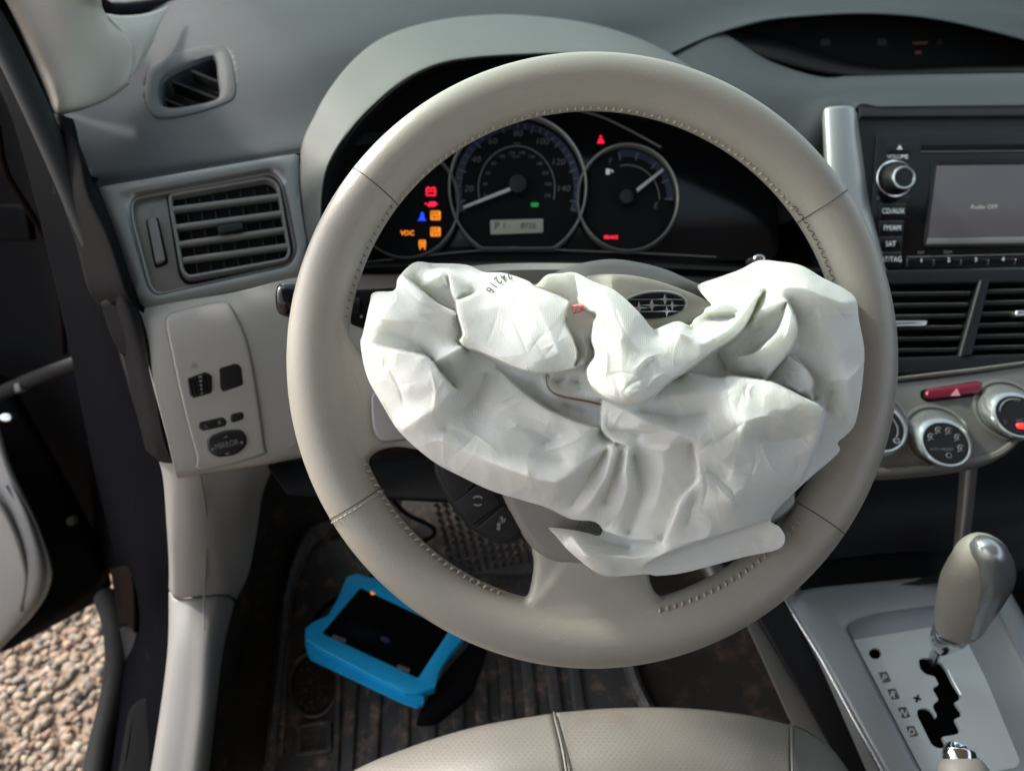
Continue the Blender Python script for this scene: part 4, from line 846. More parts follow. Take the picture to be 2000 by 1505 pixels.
# centre vents
VP = plane3((1700,560,.655),(2100,550,.655),(1740,720,.640))
def cvent(x0, x1, slope, tab, label):
    t = thing('centre_air_vent', label, 'air vent', VP.p((x0+x1[0])/2, 630), 'air vents of the dashboard')
    O = [(x0, 553), (x1[0], 548), (x1[1], 692), (x0, 700)]
    slab('vent_back', O, VP, M['blackmatte'], t, -.016, .002, .0002)
    for k in range(6):
        v = 572+k*22; f = (v-553)/147; b = x1[0]*(1-f)+x1[1]*f
        slab('slat', [(x0+4, v-1), (b-4, v-3), (b-5, v+4), (x0+4, v+6)], VP, M['black'], t, -.001, .011, .0008)
        tube('slat_edge', [VP.p(x0+4, v-.5, -.0008), VP.p(b-4, v-2.5, -.0008)], .0004, M['vent'], t, 5)
    a, b = tab; slab('slat_tab', rnd([(a, 629), (b, 628-0), (b-2, 640), (a, 641)], 5), VP, M['satin'], t, .006, .008, .0018)
    return t
cvent(1700, (1905, 1870), 0, (1740, 1806), 'black centre air vent left of the divider with satin tab near the rim')
def shift(t, du, dv): pass
c2 = thing('centre_air_vent', 'black centre air vent right of the divider, cut by the right photo edge', 'air vent', VP.p(2050, 630), 'air vents of the dashboard')
slab('vent_back', [(1930,549),(2180,545),(2180,685),(1895,690)], VP, M['blackmatte'], c2, -.016, .002, .0002)
for k in range(6):
    v = 566+k*22; f = (v-549)/141; a = 1930*(1-f)+1895*f
    slab('slat', [(a+4, v), (2180, v-6), (2180, v+1), (a+4, v+7)], VP, M['black'], c2, -.001, .011, .0008); tube('slat_edge', [VP.p(a+4, v, -.0008), VP.p(2180, v-6, -.0008)], .0004, M['vent'], c2, 5)
slab('slat_tab', rnd([(1976,609),(2050,607),(2050,619),(1976,621)], 5), VP, M['satin'], c2, .006, .008, .0018)
# frame round the vents and lower edge
cs = thing('centre_stack', 'black centre stack frame holding the vents above the heater controls', 'centre console', W(1850, 640, .66))
slab('vent_frame', [(1690,528),(2180,520),(2180,549),(1690,556)], VP, M['black'], cs, .001, .02, .002)
slab('vent_divider', [(1911,549),(1931,548),(1896,694),(1870,696)], VP, M['black'], cs, .003, .02, .002)
slab('vent_frame', [(1690,699),(2180,685),(2180,712),(1690,735)], VP, M['black'], cs, .002, .02, .003)
slab('vent_frame', [(1670,540),(1701,540),(1701,735),(1670,735)], VP, M['black'], cs, .0, .02, .002)
# heater control panel
hc = thing('climate_panel', 'dark silver heater control panel with three chromed knobs below the vents', 'control panel', W(1850, 830, .62))
HP = plane3((1700,760,.632),(2050,720,.632),(1780,920,.602))
slab('panel', cr([(1640,748),(1745,745),(1900,727),(2180,690),(2180,780),(2010,826),(1975,868),(1930,893),(1840,908),(1720,916),(1650,916)], 110), HP, M['silverdk'], hc, 0, .02, .003)
tr = cr([(1640,912),(1720,914),(1840,904),(1925,888),(1968,864),(2003,826),(2060,800),(2180,770)], 50, False)
tl = []
for du, off in ((0, -.004), (0, .002), (4, .0045), (10, .0045), (15, .002), (16, -.012)): tl.append([HP.p(u+du*.35, v+du, off) for u, v in tr])
loft('panel_lip', tl, M['pewter'], hc, closed=False)
loft('upper_lip', [[HP.p(u, v+dv_, off) for u, v in ((1640,744),(1745,741),(1900,723),(2180,686))] for dv_, off in ((-3, -.01), (-3, .002), (1, .0036), (4, .002), (4, -.004))], M['pewter'], hc, closed=False)
slab('hazard_recess', rnd([(1797,762),(1908,744),(1920,750),(1915,772),(1808,785),(1797,776)], 8), HP, M['blackmatte'], hc, .0006, .001, .0002)
hz = slab('hazard_button', rnd([(1806,762),(1906,748),(1915,754),(1911,768),(1814,782),(1804,776)], 7), HP, M['hazard'], hc, .0045, .006, .0022)
flat('hazard_symbol', [[(1850,777),(1863,762),(1870,776)]], HP, mat('hazard_pink', (.5, .2, .25), .5), hc, off=.0049)
def knob(cu, cv, rpx, kind):
    d = (HP.p(cu, cv)-CAM).dot(CF); r = rpx/FPX*d; c = HP.p(cu, cv); n = HP.n; e1 = CR-n*CR.dot(n); e1.normalize(); e2 = n.cross(e1)
    ax = (n*1.0-CR*.12-CU*.62).normalized(); K = 72
    def cir(rr, h, fl=0):
        out = []
        for i in range(K):
            a = 2*math.pi*i/K; q = rr*(1-fl*(1 if (i//6) % 2 else 0)); out.append(c+ax*h+e1*q*math.cos(a)+e2*q*math.sin(a))
        return out
    sock = [cir(r*1.22, .0004), cir(r*1.12, .0016), cir(r*1.05, -.0002), cir(r*1.03, -.008)]
    loft('knob_socket', sock, M['silverdk'], hc)
    ko = loft('control_knob', [cir(r, -.008), cir(r*.99, .004), cir(r*.98, .010, .015), cir(r*.93, .0165, .02), cir(r*.86, .0195), cir(r*.80, .0205), cir(r*.76, .0200), cir(r*.75, .0190)], M['knobsilver'], hc, ang=22)
    loft('knob_face', [cir(r*.75, .0190), cir(r*.74, .0196), cir(r*.01, .0196)], M['black'], ko, cap1=True)
    fp = lambda x, y, off=0: c+ax*(.0199+off)+e1*(x*r)+e2*(y*r)
    def ktext(s, x, y, sz, m_=M['dimwhite'], sx=1.0):
        vs, fs = text2d(s, sz, sx); link('knob_marking', mesh([fp(x+a, y+b) for a, b in vs], fs), m_, ko, None)
    def kflat(P, m_=M['dimwhite'], off=0): link('knob_marking', recalc(mesh(*loftvf([[fp(a, b, -.0002) for a, b in P], [fp(a, b, .0001+off) for a, b in P]], True, False, True))), m_, ko, None)
    def karc(x, y, rr, a0, a1, w_):
        T = np.radians(np.linspace(a0, a1, 24)); kflat([(x+rr*math.cos(t), y+rr*math.sin(t)) for t in T]+[(x+(rr-w_)*math.cos(t), y+(rr-w_)*math.sin(t)) for t in T[::-1]])
    if kind == 'mode':
        for a in (150, 105, 65, 25, -20):
            x, y = .5*math.cos(R_(a)), .5*math.sin(R_(a)); karc(x, y, .12, 20, 300, .035); kflat([(x-.03, y-.09), (x+.03, y-.09), (x+.03, y+.03), (x-.03, y+.03)]); kflat([(x-.15, y-.14), (x-.05, y-.14), (x-.05, y-.11), (x-.15, y-.11)])
        ktext('FRONT', 0, -.22, .13); karc(0, -.44, .1, 0, 360, .03); ktext('AUTO', -.42, -.2, .12, mat('faint', (.12, .12, .12), .6))
    if kind == 'temp':
        karc(0, .05, .62, 65, 170, .05); karc(0, .05, .62, -10, 50, .05); ktext('75', 0.1, .6, .18); ktext('L', -.5, -.2, .2); ktext('A/C', 0, -.18, .16)
        kflat([(x*.16, -.38+y*.10) for x, y in ((-1, -.6), (-.6, -1), (.6, -1), (1, -.6), (1, .6), (.6, 1), (-.6, 1), (-1, .6))], M['eR2'], .0002)
    if kind == 'fan':
        karc(0, 0, .6, -40, 120, .06); karc(.45, -.45, .12, 0, 360, .06); ktext('*', .45, -.5, .3); ktext('4', .35, .25, .2)
knob(1705, 823, 57, 'fan'); knob(1829, 851, 55, 'mode'); knob(1966, 799, 53, 'temp')
# ------------------------------------------------------------------ storage pocket below
pk = thing('storage_pocket', 'dark open storage pocket under the heater controls', 'storage pocket', W(1700, 1020, .70))
patch('pocket_back', [[(1380,860,.74),(1700,860,.74),(1900,860,.735),(2200,800,.73)], [(1400,1010,.76),(1700,1010,.76),(1880,1010,.75),(2200,980,.74)], [(1400,1160,.74),(1700,1150,.73),(1870,1130,.71),(2200,1080,.70)]], M['black'], pk, 20, 20, .003)
patch('pocket_floor', [[(1400,1095,.76),(1600,1090,.752),(1850,1070,.74)], [(1500,1162,.69),(1660,1152,.685),(1860,1128,.68)]], M['black'], pk, 10, 8, .003)
patch('pocket_post', [[(1876,880,.66),(1896,880,.652),(1912,880,.66)], [(1871,960,.662),(1890,960,.654),(1905,960,.662)], [(1862,1070,.668),(1878,1070,.66),(1893,1070,.668)], [(1858,1150,.68),(1872,1150,.672),(1886,1150,.68)]], M['pewter'], pk, 12, 20, .003)
patch('pocket_side', [[(1640,900,.66),(1880,890,.66),(1880,880,.70)],[(1640,905,.70),(1860,900,.70),(1866,900,.74)]], M['black'], pk, 10, 8, .002)
patch('pocket_post', [[(1536,1080,.69),(1550,1080,.682),(1562,1080,.69)], [(1540,1162,.672),(1552,1162,.664),(1563,1162,.672)]], M['silverdk'], pk, 10, 10, .003)
tube('brace', [W(1375, 1080, .76), W(1425, 1165, .74)], .012, M['silverdk'], pk, 12)
# ------------------------------------------------------------------ centre console with gear selector
cc = thing('centre_console', 'silver grey centre console surround tapering beside the driver seat', 'centre console', W(1780, 1350, .63))
KP = plane3((1662,1244,.655),(1850,1215,.665),(1780,1470,.585))
cO = rnd([(1522,1164),(1600,1150),(1846,1126),(1940,1110),(2190,1560),(2240,1700),(1840,1720),(1720,1508),(1600,1290)], 14)
cI = rnd([(1646,1226),(1700,1206),(1828,1188),(1936,1196),(2060,1440),(2130,1600),(1860,1660),(1790,1505),(1700,1330)], 16)
ring('console_surround', cO, cI, KP, M['consolesilver'], cc, [(0, -.06), (0, .004), (.06, .0075), (.15, .009), (.75, .0095), (.9, .0088), (1, .006)], 200)
plO = rnd([(1661,1246),(1825,1219),(1893,1247),(1930,1320),(1998,1482),(1990,1494),(1925,1506),(1900,1600),(1830,1580),(1780,1460)], 9)
SLOT = [(1798,1283),(1806,1279),(1822,1280),(1843,1290),(1853,1303),(1866,1330),(1881,1352),(1880,1362),(1869,1366),(1883,1386),(1883,1394),(1869,1399),(1880,1420),(1879,1427),(1866,1431),(1844,1434),(1852,1448),(1850,1456),(1836,1457),(1824,1450),(1795,1392),(1796,1380),(1810,1377),(1822,1381),(1830,1392),(1832,1398),(1834,1392),(1826,1377),(1828,1368),(1838,1363),(1826,1342),(1828,1336),(1838,1333),(1830,1316),(1812,1312),(1800,1300)]
ring('gate_recess', np.roll(lin(cI, 200)[:, :2], 0, 0), lin(np.roll(plO, 0, 0), 200)[:, :2]*1.0, KP, M['consolesilver'], cc, [(0, .0075), (.15, .004), (.8, -.0035), (1.0, -.0050), (1.0, -.012)], 200)
# gate plate with a real cut-out: bridged ring between plate outline and slot
gp = thing('shift_gate', 'pale metal gear gate plate with zigzag slot and embossed positions', 'gear gate', KP.p(1840, 1360))
bmg = bmesh.new()
def plate_mesh(outer, holes, pf, off, t):
    c = bpy.data.curves.new('p', 'CURVE'); c.dimensions = '2D'; c.fill_mode = 'BOTH'; c.extrude = 0
    for P in [outer]+holes:
        s = c.splines.new('POLY'); s.points.add(len(P)-1); s.use_cyclic_u = True
        for q, p in zip(s.points, P): q.co = (p[0]/100, -p[1]/100, 0, 1)
    c.extrude = .001; o = bpy.data.objects.new('p', c); sc.collection.objects.link(o); dg = bpy.context.evaluated_depsgraph_get()
    me = bpy.data.meshes.new_from_object(o.evaluated_get(dg)); bpy.data.objects.remove(o); bpy.data.curves.remove(c)
    vs = [pf(v.co.x*100, -v.co.y*100, off if v.co.z > 0 else off-t) for v in me.vertices]; fs = [tuple(p.vertices) for p in me.polygons]; bpy.data.meshes.remove(me)
    return vs, fs
hole = ell(1713, 1271, 12, 11, 24)
sq = [(1731,1318), (1748,1351), (1769,1387), (1785,1424)]
sqp = [rnd([(u-12, v-10), (u+5, v-12), (u+14, v+8), (u-3, v+11)], 3) for u, v in sq]
PLT = mat('gate_plate', (.60, .63, .62), .42, metal=.1, var=.02, bump=.05, bscale=3000, dirt=(.22, .22, .21), dscale=260, dmin=.74)
me = recalc(mesh(*plate_mesh(plO, [rnd(SLOT, 5, 3), hole]+sqp, KP.p, -.0045, .003))); link('gate_plate', me, PLT, gp, 30)
slab('gate_well', [(1640,1230),(1960,1200),(2030,1520),(1790,1530)], KP, M['blackmatte'], gp, -.022, .003, .0005)
for s, (u, v) in zip('PRND', sq):
    slab('position_lens', rnd([(u-11, v-9), (u+4, v-11), (u+13, v+7), (u-3, v+10)], 3), KP, M['silverdk'], gp, -.0062, .002, .0006)
    text('position_letter', s, u+1, v, 18, KP, M['white'], gp, rot=-12, off=-.0058, bold=.02)
text('plus_sign', '+', 1795, 1361, 30, KP, M['blacktrim'], gp, rot=-15, off=-.0042, bold=.03)
tube('slot_edge', [KP.p(a, b, -.0048) for a, b in ((1854,1300),(1868,1328),(1882,1352))], .0007, M['satin'], gp, 6)
# gear lever
gl = thing('gear_lever', 'beige and silver gear knob on a chrome shaft standing in the park position', 'gear lever', KP.p(1815, 1300))
def lev(u, v, d): return W(u, v, d)
path = [(1818,1300,.645),(1828,1275,.628),(1842,1248,.61)]
tube('lever_shaft', [lev(*p) for p in path], [.0042, .0042, .0048], M['satin'], gl, 16)
def body(name, ctrl, m_, par, k=36, flatt=.8, cap0=True, cap1=True, sub=26):
    C = cr([tuple(c) for c in ctrl], sub, False); L = []
    pts = [W(c[0], c[1], c[2]) for c in C]
    for i, c in enumerate(C):
        t = (pts[min(i+1, len(C)-1)]-pts[max(i-1, 0)]).normalized(); a = (t.cross(CF)).normalized(); b = t.cross(a).normalized()
        ra = c[3]/FPX*c[2]; rb = c[4]/FPX*c[2]
        L.append([pts[i]+a*ra*math.cos(x*2*math.pi/k)+b*rb*math.sin(x*2*math.pi/k) for x in range(k)])
    return loft(name, L, m_, par, cap0=cap0, cap1=cap1, ang=60)
body('lever_collar', [(1835,1270,.616,9,9),(1838,1264,.612,17,17),(1845,1252,.606,27,25),(1856,1238,.600,33,30),(1864,1226,.596,31,28)], M['chrome'], gl, sub=20)
body('gear_knob', [(1870,1230,.594,38,32),(1873,1220,.590,44,34),(1879,1190,.574,50,40),(1894,1152,.558,58,44),(1908,1120,.547,64,46),(1911,1092,.539,58,42),(1906,1068,.533,40,32),(1901,1056,.530,18,15),(1900,1053,.529,3,3)], M['beige'], gl, sub=40)
body('knob_insert', [(1893,1240,.585,8,8),(1893,1228,.582,20,24),(1902,1190,.566,30,36),(1920,1152,.549,36,42),(1933,1118,.537,41,45),(1930,1088,.530,37,42),(1917,1066,.526,26,34),(1908,1056,.525,12,16),(1906,1053,.525,3,3)], M['insert'], gl, sub=40)
# parking brake grip with chrome button
pb = thing('handbrake', 'beige handbrake grip with a chrome push button at the bottom edge', 'handbrake', W(1885, 1530, .52))
body('brake_grip', [(1874,1478,.52,30,24),(1876,1484,.519,38,32),(1880,1500,.516,46,40),(1890,1540,.51,56,48),(1910,1620,.50,60,52)], M['pillar'] if 0 else M['beige'], pb, sub=20)
body('brake_button', [(1872,1459,.521,4,4),(1872,1460,.5205,20,16),(1872,1463,.520,27,23),(1873,1469,.519,30,26),(1875,1482,.518,31,27),(1877,1494,.517,30,26)], M['chrome'], pb, sub=22)
# dark tunnel side and grey trim bar between seat and console
slab('tunnel_side', [(1470,1190),(1530,1168),(1760,1560),(1680,1560)], lambda u, v, off=0: W(u, v, .665-(v-1190)*.00022-off), M['black'], cc, 0, .02, .004)
tube('surround_highlight', [KP.p(*p, .0062) for p in ((1523,1168),(1600,1292),(1716,1508),(1800,1660))], .0016, M['satin'], cc, 8)  # brighter satin bead stands in for the highlight along this console edge
tb = thing('tunnel_trim', 'narrow grey trim bar running between seat and console', 'trim strip', W(1560, 1350, .72))
slab('trim_bar', [(1392,1098),(1416,1098),(1456,1168),(1530,1282),(1650,1490),(1690,1560),(1640,1560),(1540,1400),(1452,1206),(1430,1165)], lambda u, v, off=0: W(u, v, .78-(v-1098)*.00026-off), M['greytrim'], tb, 0, .012, .002)
# ------------------------------------------------------------------ pillar, door opening, sill
ap = thing('windscreen_pillar', 'pale beige windscreen pillar trim flaring onto the dashboard at top left', 'pillar', W(140, 60, .72))
patch('pillar_trim', [
 [(-260,-420,.50),(-200,-440,.48),(-60,-440,.48),(40,-420,.50),(90,-400,.55)],
 [(-40,-60,.600),(20,-80,.580),(100,-90,.580),(165,-60,.600),(185,-50,.63)],
 [(-12,0,.612),(50,10,.596),(125,20,.600),(180,22,.63),(205,26,.68)],
 [(35,100,.620),(85,110,.604),(150,110,.613),(205,95,.65),(245,70,.71)],
 [(72,170,.622),(110,180,.606),(165,170,.618),(215,145,.66),(262,105,.72)],
 [(92,215,.624),(118,219,.610),(168,206,.622),(212,186,.662),(252,156,.70)],
 [(98,230,.64),(122,225,.63),(168,212,.638),(214,193,.675),(256,162,.715)]], M['pillar'], ap, 50, 70, .004)
patch('pillar_foot', [[(203,26,.678),(240,31,.74),(285,27,.81),(330,13,.875)], [(243,70,.708),(262,66,.74),(285,60,.78),(310,52,.825)], [(259,104,.718),(268,102,.735),(281,98,.755),(295,90,.79)], [(252,152,.703),(258,147,.712),(265,139,.725),(274,128,.745)]], M['pillar'], ap, 24, 24, .003)
car = thing('car', 'car cabin shell with headlining, black windscreen edge and open driver door at left', 'car', (.3, 0, .4))
ws = assembly('windscreen_frame', car, W(250, 10, .9))
tube('windscreen_band', [W(*p) for p in cr([(165,-30,.84),(186,2,.845),(212,21,.86),(250,22,.89),(320,12,.95),(430,2,1.0),(620,-14,1.1),(1000,-70,1.2),(1700,-70,1.22),(1950,-18,1.2),(2300,30,1.2)], 60, False)], .010, M['blackmatte'], ws, 10)
tube('demister_grille', [W(*p) for p in ((545,2,1.0),(575,14,.985),(720,8,1.0),(1000,0,1.02))], .003, M['black'], ws, 8)
# door opening seal and body shell
ds = thing('door_frame', 'dark blue door frame with rubber seal around the open driver door', 'door frame', W(120, 500, .7))
sealp = cr([(-110,-120,.58),(0,70,.585),(60,190,.59),(110,300,.595),(170,440,.60),(220,560,.605),(262,690,.61),(300,820,.62),(312,860,.62)], 80, False)
tube('door_seal', [W(*p) for p in sealp], .0105, M['rubber'], ds, 14)
patch('inner_shell', [[(-160,-200,.64),(-120,-200,.60),(-70,-200,.60)], [(-40,60,.66),(0,60,.61),(30,60,.605)], [(30,250,.69),(75,250,.63),(105,250,.61)], [(90,480,.72),(150,480,.64),(190,480,.615)], [(140,700,.75),(205,700,.66),(262,700,.62)], [(180,900,.77),(250,900,.68),(312,900,.635)], [(215,1050,.78),(275,1050,.70),(330,1060,.655)], [(245,1200,.79),(285,1200,.73),(335,1200,.70)], [(235,1350,.74),(275,1350,.70),(325,1350,.67)], [(205,1560,.68),(245,1560,.64),(305,1560,.62)]], M['navy'], ds, 30, 120, .004)
patch('lower_pillar_trim', [[(150,300,.60),(165,330,.588),(185,380,.590)], [(118,260,.60),(150,360,.585),(200,430,.585)], [(135,370,.60),(200,500,.575),(235,560,.572)], [(200,560,.60),(240,600,.570),(272,615,.568)], [(235,700,.61),(270,720,.575),(298,740,.566)], [(270,820,.62),(295,850,.58),(318,850,.566)], [(285,880,.63),(310,900,.59),(338,905,.57)]], M['blacktrim'], ds, 24, 60, .003)
patch('seal_patch', [[(196,590,.592),(215,585,.585),(262,600,.574)], [(215,650,.596),(240,650,.583),(278,650,.571)], [(235,690,.60),(262,700,.586),(290,690,.570)]], M['blacktrim'], ds, 14, 14, .002)  # small sheet beside the seal, in the same black trim
# outer body beyond the seal: inside of the wing and hinge area
patch('wing_edge', [[(-300,-300,.9),(-150,-300,.8),(-100,-300,.66)], [(-220,60,.95),(-60,60,.85),(-20,60,.67)], [(-200,300,.98),(20,300,.88),(75,300,.70)], [(-180,560,1.0),(60,560,.92),(150,560,.72)], [(-160,800,1.02),(120,800,.95),(215,800,.76)], [(-140,1000,1.05),(150,1000,1.0),(250,1000,.79)], [(-100,1120,1.08),(170,1120,1.02),(262,1120,.81)]], M['blackmatte'], ds, 24, 60, .004)
tube('wiring_boot', [W(*p) for p in cr([(-6,240,.72),(10,330,.74),(50,400,.76),(95,480,.78),(118,580,.80),(125,690,.82)], 40, False)], .0035, M['rust'], ds, 8)
patch('hinge_plate', [[(-20,400,.80),(30,400,.80),(50,410,.80)], [(-20,470,.81),(40,470,.81),(60,470,.81)]], M['blacktrim'], ds, 8, 8, .01)
patch('rusty_flange', [[(215,1110,.775),(240,1105,.76),(258,1110,.75)], [(225,1170,.775),(245,1175,.757),(262,1190,.745)], [(232,1225,.765),(250,1220,.75),(262,1235,.742)]], M['rust'], ds, 14, 14, .004)
tube('sill_seal', [W(*p) for p in cr([(206,1165,.83),(222,1210,.80),(230,1270,.775),(226,1330,.752),(212,1400,.728),(196,1470,.705),(180,1580,.67)], 50, False)], .0125, M['rubber'], ds, 14)
patch('sill_flange', [[(225,1150,.80),(250,1150,.77),(270,1150,.76)], [(238,1300,.762),(256,1300,.748),(275,1300,.735)], [(222,1420,.725),(240,1420,.713),(262,1420,.70)], [(190,1580,.675),(212,1580,.665),(236,1580,.655)]], M['rubber'], ds, 12, 30, .004)
slab('scuff_plate', rnd([(262,1372),(305,1350),(318,1380),(300,1500),(286,1590),(215,1590),(236,1480),(250,1392)], 14), lambda u, v, off=0: W(u, v, .697-(v-1350)*.00034-off), M['blacktrim'], ds, .004, .006, .002)
slab('scuff_groove', rnd([(254,1410),(258,1408),(243,1505),(232,1590),(228,1590),(240,1500)], 2), lambda u, v, off=0: W(u, v, .697-(v-1350)*.00034-off), M['blackmatte'], ds, .0046, .002, .0004)
# check strap with bolt
ck = thing('door_check_strap', 'dark steel door check strap with a worn metal bracket, lower end at the left edge', 'door strap', W(100, 730, .8))
tube('strap_bar', [W(*p) for p in ((-120,800,.84),(-10,772,.82),(60,742,.80),(110,722,.79),(150,708,.775),(190,698,.765))], [.008, .008, .0085, .008, .008, .007], M['rubber'], ck, 10)
slab('strap_bracket', rnd([(162,690),(172,680),(194,678),(200,690),(197,704),(185,712),(166,706)], 4), faceplane(.752), M['satin'], ck, 0, .012, .002)
slab('strap_end', rnd([(25,750),(38,745),(42,762),(28,768)], 3), faceplane(.795), M['vent'], ck, 0, .01, .002)
tube('bolt', [W(182, 716, .757), W(188, 722, .75)], .006, M['satin'], ck, 8)
bt = slab('hinge_bolt', ell(10, 815, 14, 9, 8), faceplane(.80), M['satin'], None, 0, .01, .002)
tag(bt, 'shiny hinge bolt near the left edge below the door strap', 'bolt')
bt = slab('hinge_bolt', ell(136, 1018, 8, 9, 8), faceplane(.90), M['vent'], None, 0, .01, .002)
tag(bt, 'small dull bolt head low in the dark door gap', 'bolt')
# grey kick panel + sill trim
kt = thing('sill_trim', 'grey plastic kick panel and sill trim running down beside the floor', 'sill trim', W(380, 1200, .7))
patch('kick_panel', [[(300,870,.60),(320,872,.582),(350,900,.578),(390,925,.583),(470,915,.60),(540,900,.63)], [(318,930,.61),(338,940,.595),(370,950,.592),(410,955,.60),(470,960,.625),(515,960,.66)], [(326,1030,.64),(340,1040,.628),(375,1050,.625),(420,1050,.635),(468,1050,.665),(500,1050,.70)], [(330,1100,.668),(342,1110,.658),(375,1115,.655),(425,1110,.665),(462,1110,.695),(485,1120,.73)], [(330,1150,.690),(342,1166,.680),(378,1165,.677),(425,1160,.688),(448,1162,.705),(462,1170,.74)]], M['greytrim'], kt, 50, 50, .004)
patch('sill_panel', [[(330,1152,.694),(342,1168,.6835),(378,1167,.6805),(425,1162,.6915),(446,1165,.712),(458,1175,.74)], [(328,1260,.672),(338,1262,.660),(372,1262,.657),(412,1262,.662),(426,1264,.69),(436,1270,.73)], [(314,1380,.652),(326,1382,.640),(365,1382,.637),(404,1382,.640),(414,1384,.67),(422,1388,.72)], [(292,1520,.632),(305,1522,.620),(345,1524,.617),(388,1524,.620),(398,1526,.65),(406,1530,.71)], [(280,1600,.622),(294,1602,.610),(335,1604,.607),(380,1604,.610),(390,1606,.64),(398,1606,.70)]], M['greytrim'], kt, 50, 60, .004)
tube('panel_joint', [W(*p) for p in cr([(392,930,.580),(402,1000,.612),(403,1080,.642),(399,1160,.672),(399,1230,.662)], 40, False)], .0008, M['vent'], kt, 6)
# carpeted inner wall, floor and firewall
fl = patch('floor_carpet', [[(380,1180,.80),(500,800,1.02),(900,760,1.10),(1300,760,1.10),(1500,900,.9)], [(410,1250,.78),(520,1000,.98),(900,960,1.03),(1300,960,1.02),(1500,1050,.84)], [(400,1400,.77),(500,1200,.88),(900,1150,.92),(1300,1150,.90),(1560,1200,.78)], [(380,1560,.75),(500,1480,.78),(900,1450,.785),(1300,1450,.78),(1700,1500,.72)], [(360,1800,.70),(500,1800,.70),(900,1800,.70),(1300,1800,.70),(1800,1800,.66)]], M['carpet'], None, 70, 60, .004)
fl.name = 'floor'; struct(fl)
wl_ = patch('footwell_side', [[(500,880,.66),(520,880,.80),(560,860,1.02)], [(482,1000,.68),(505,960,.82),(560,900,1.02)], [(455,1160,.74),(480,1130,.86),(530,1050,1.0)], [(430,1280,.72),(450,1270,.79),(500,1200,.90)], [(398,1560,.70),(410,1560,.745),(450,1560,.76)]], M['carpet'], None, 24, 40, .003)
wl_.name = 'footwell_wall'; struct(wl_)
# rubber mat: plane above the carpet
MP = plane3((560,1480,.775),(1150,1400,.80),(900,1090,.935))
fm = thing('floor_mat', 'dirty black rubber floor mat with raised ribs and an oval heel pad', 'floor mat', MP.p(850, 1300))
slab('mat_base', rnd([(528,1480),(560,1150),(600,1040),(760,1000),(1180,1010),(1240,1330),(1330,1500),(1300,1600),(515,1600)], 40), MP, M['matrub'], fm, 0, .006, .002)
ring('mat_border', st(rnd([(522,1485),(556,1150),(596,1036),(760,996),(1184,1006),(1246,1330),(1338,1500),(1306,1610),(510,1610)], 40), 0), st(rnd([(546,1470),(574,1160),(612,1054),(770,1016),(1164,1026),(1222,1330),(1306,1500),(1280,1590),(534,1590)], 34), 0), MP, M['matrub'], fm, [(0, -.002), (0, .010), (.4, .014), (.8, .010), (1, .001)], 160)
for k, (a, b) in enumerate((((690,1330),(672,1600)), ((735,1350),(722,1600)), ((790,1365),(784,1600)), ((840,1370),(840,1600)), ((893,1340),(898,1600)), ((938,1300),(950,1600)), ((985,1290),(1004,1600)), ((1028,1290),(1056,1600)), ((1076,1295),(1112,1600)), ((1120,1300),(1160,1600)))):
    (u0, v0), (u1, v1) = a, b; w_ = 11
    slab('mat_rib', [(u0-w_, v0), (u0+w_, v0), (u1+w_+3, v1), (u1-w_-3, v1)], MP, M['matrub'], fm, .006, .006, .0025)
ring('heel_ring', ell(612,1338,50,66,60), ell(612,1338,43,58,60), MP, M['matrub'], fm, [(0, 0), (0, .004), (.5, .006), (1, .004), (1, 0)], 60)
slab('heel_pad', ell(612, 1338, 42, 57, 50), MP, M['carpet'], fm, .0015, .002, .0005)
ring('square_pad', rnd([(580,1415),(648,1405),(650,1470),(578,1480)], 8), rnd([(590,1424),(638,1416),(640,1460),(588,1468)], 4), MP, M['matrub'], fm, [(0, 0), (0, .005), (.5, .006), (1, .005), (1, 0)], 60)
for P in (((562,1250),(548,1480)), ((664,1240),(655,1600))):
    slab('mat_rib', [(P[0][0]-6, P[0][1]), (P[0][0]+6, P[0][1]), (P[1][0]+6, P[1][1]), (P[1][0]-6, P[1][1])], MP, M['matrub'], fm, .006, .006, .002)
# crumbs of dirt: uncountable
parts = []; rr = random.Random(4)
for k in range(900):
    u, v = rr.uniform(545, 900), rr.uniform(1250, 1490)
    if rr.random() < .6: u = rr.choice((575, 600, 625, 668, 650, 590, 612, 712))+rr.gauss(0, 9)
    c = MP.p(u, v, .0012+.004*(rr.random() < .3)); s = rr.uniform(.0004, .0013)
    P = [V((1, 0, 0)), V((0, 1, 0)), V((-1, 0, 0)), V((0, -1, 0)), V((0, 0, 1)), V((0, 0, -1))]
    parts.append(([c+p*(s*rr.uniform(.6, 1.3)) for p in P], [(0, 1, 4), (1, 2, 4), (2, 3, 4), (3, 0, 4), (1, 0, 5), (2, 1, 5), (3, 2, 5), (0, 3, 5)]))
vs, fs = joinm(parts); dc = link('dirt_crumbs', mesh(vs, fs), mat('crumb', (.16, .10, .07), .9, var=.4, vscale=60), fm, None); dc['kind'] = 'stuff'
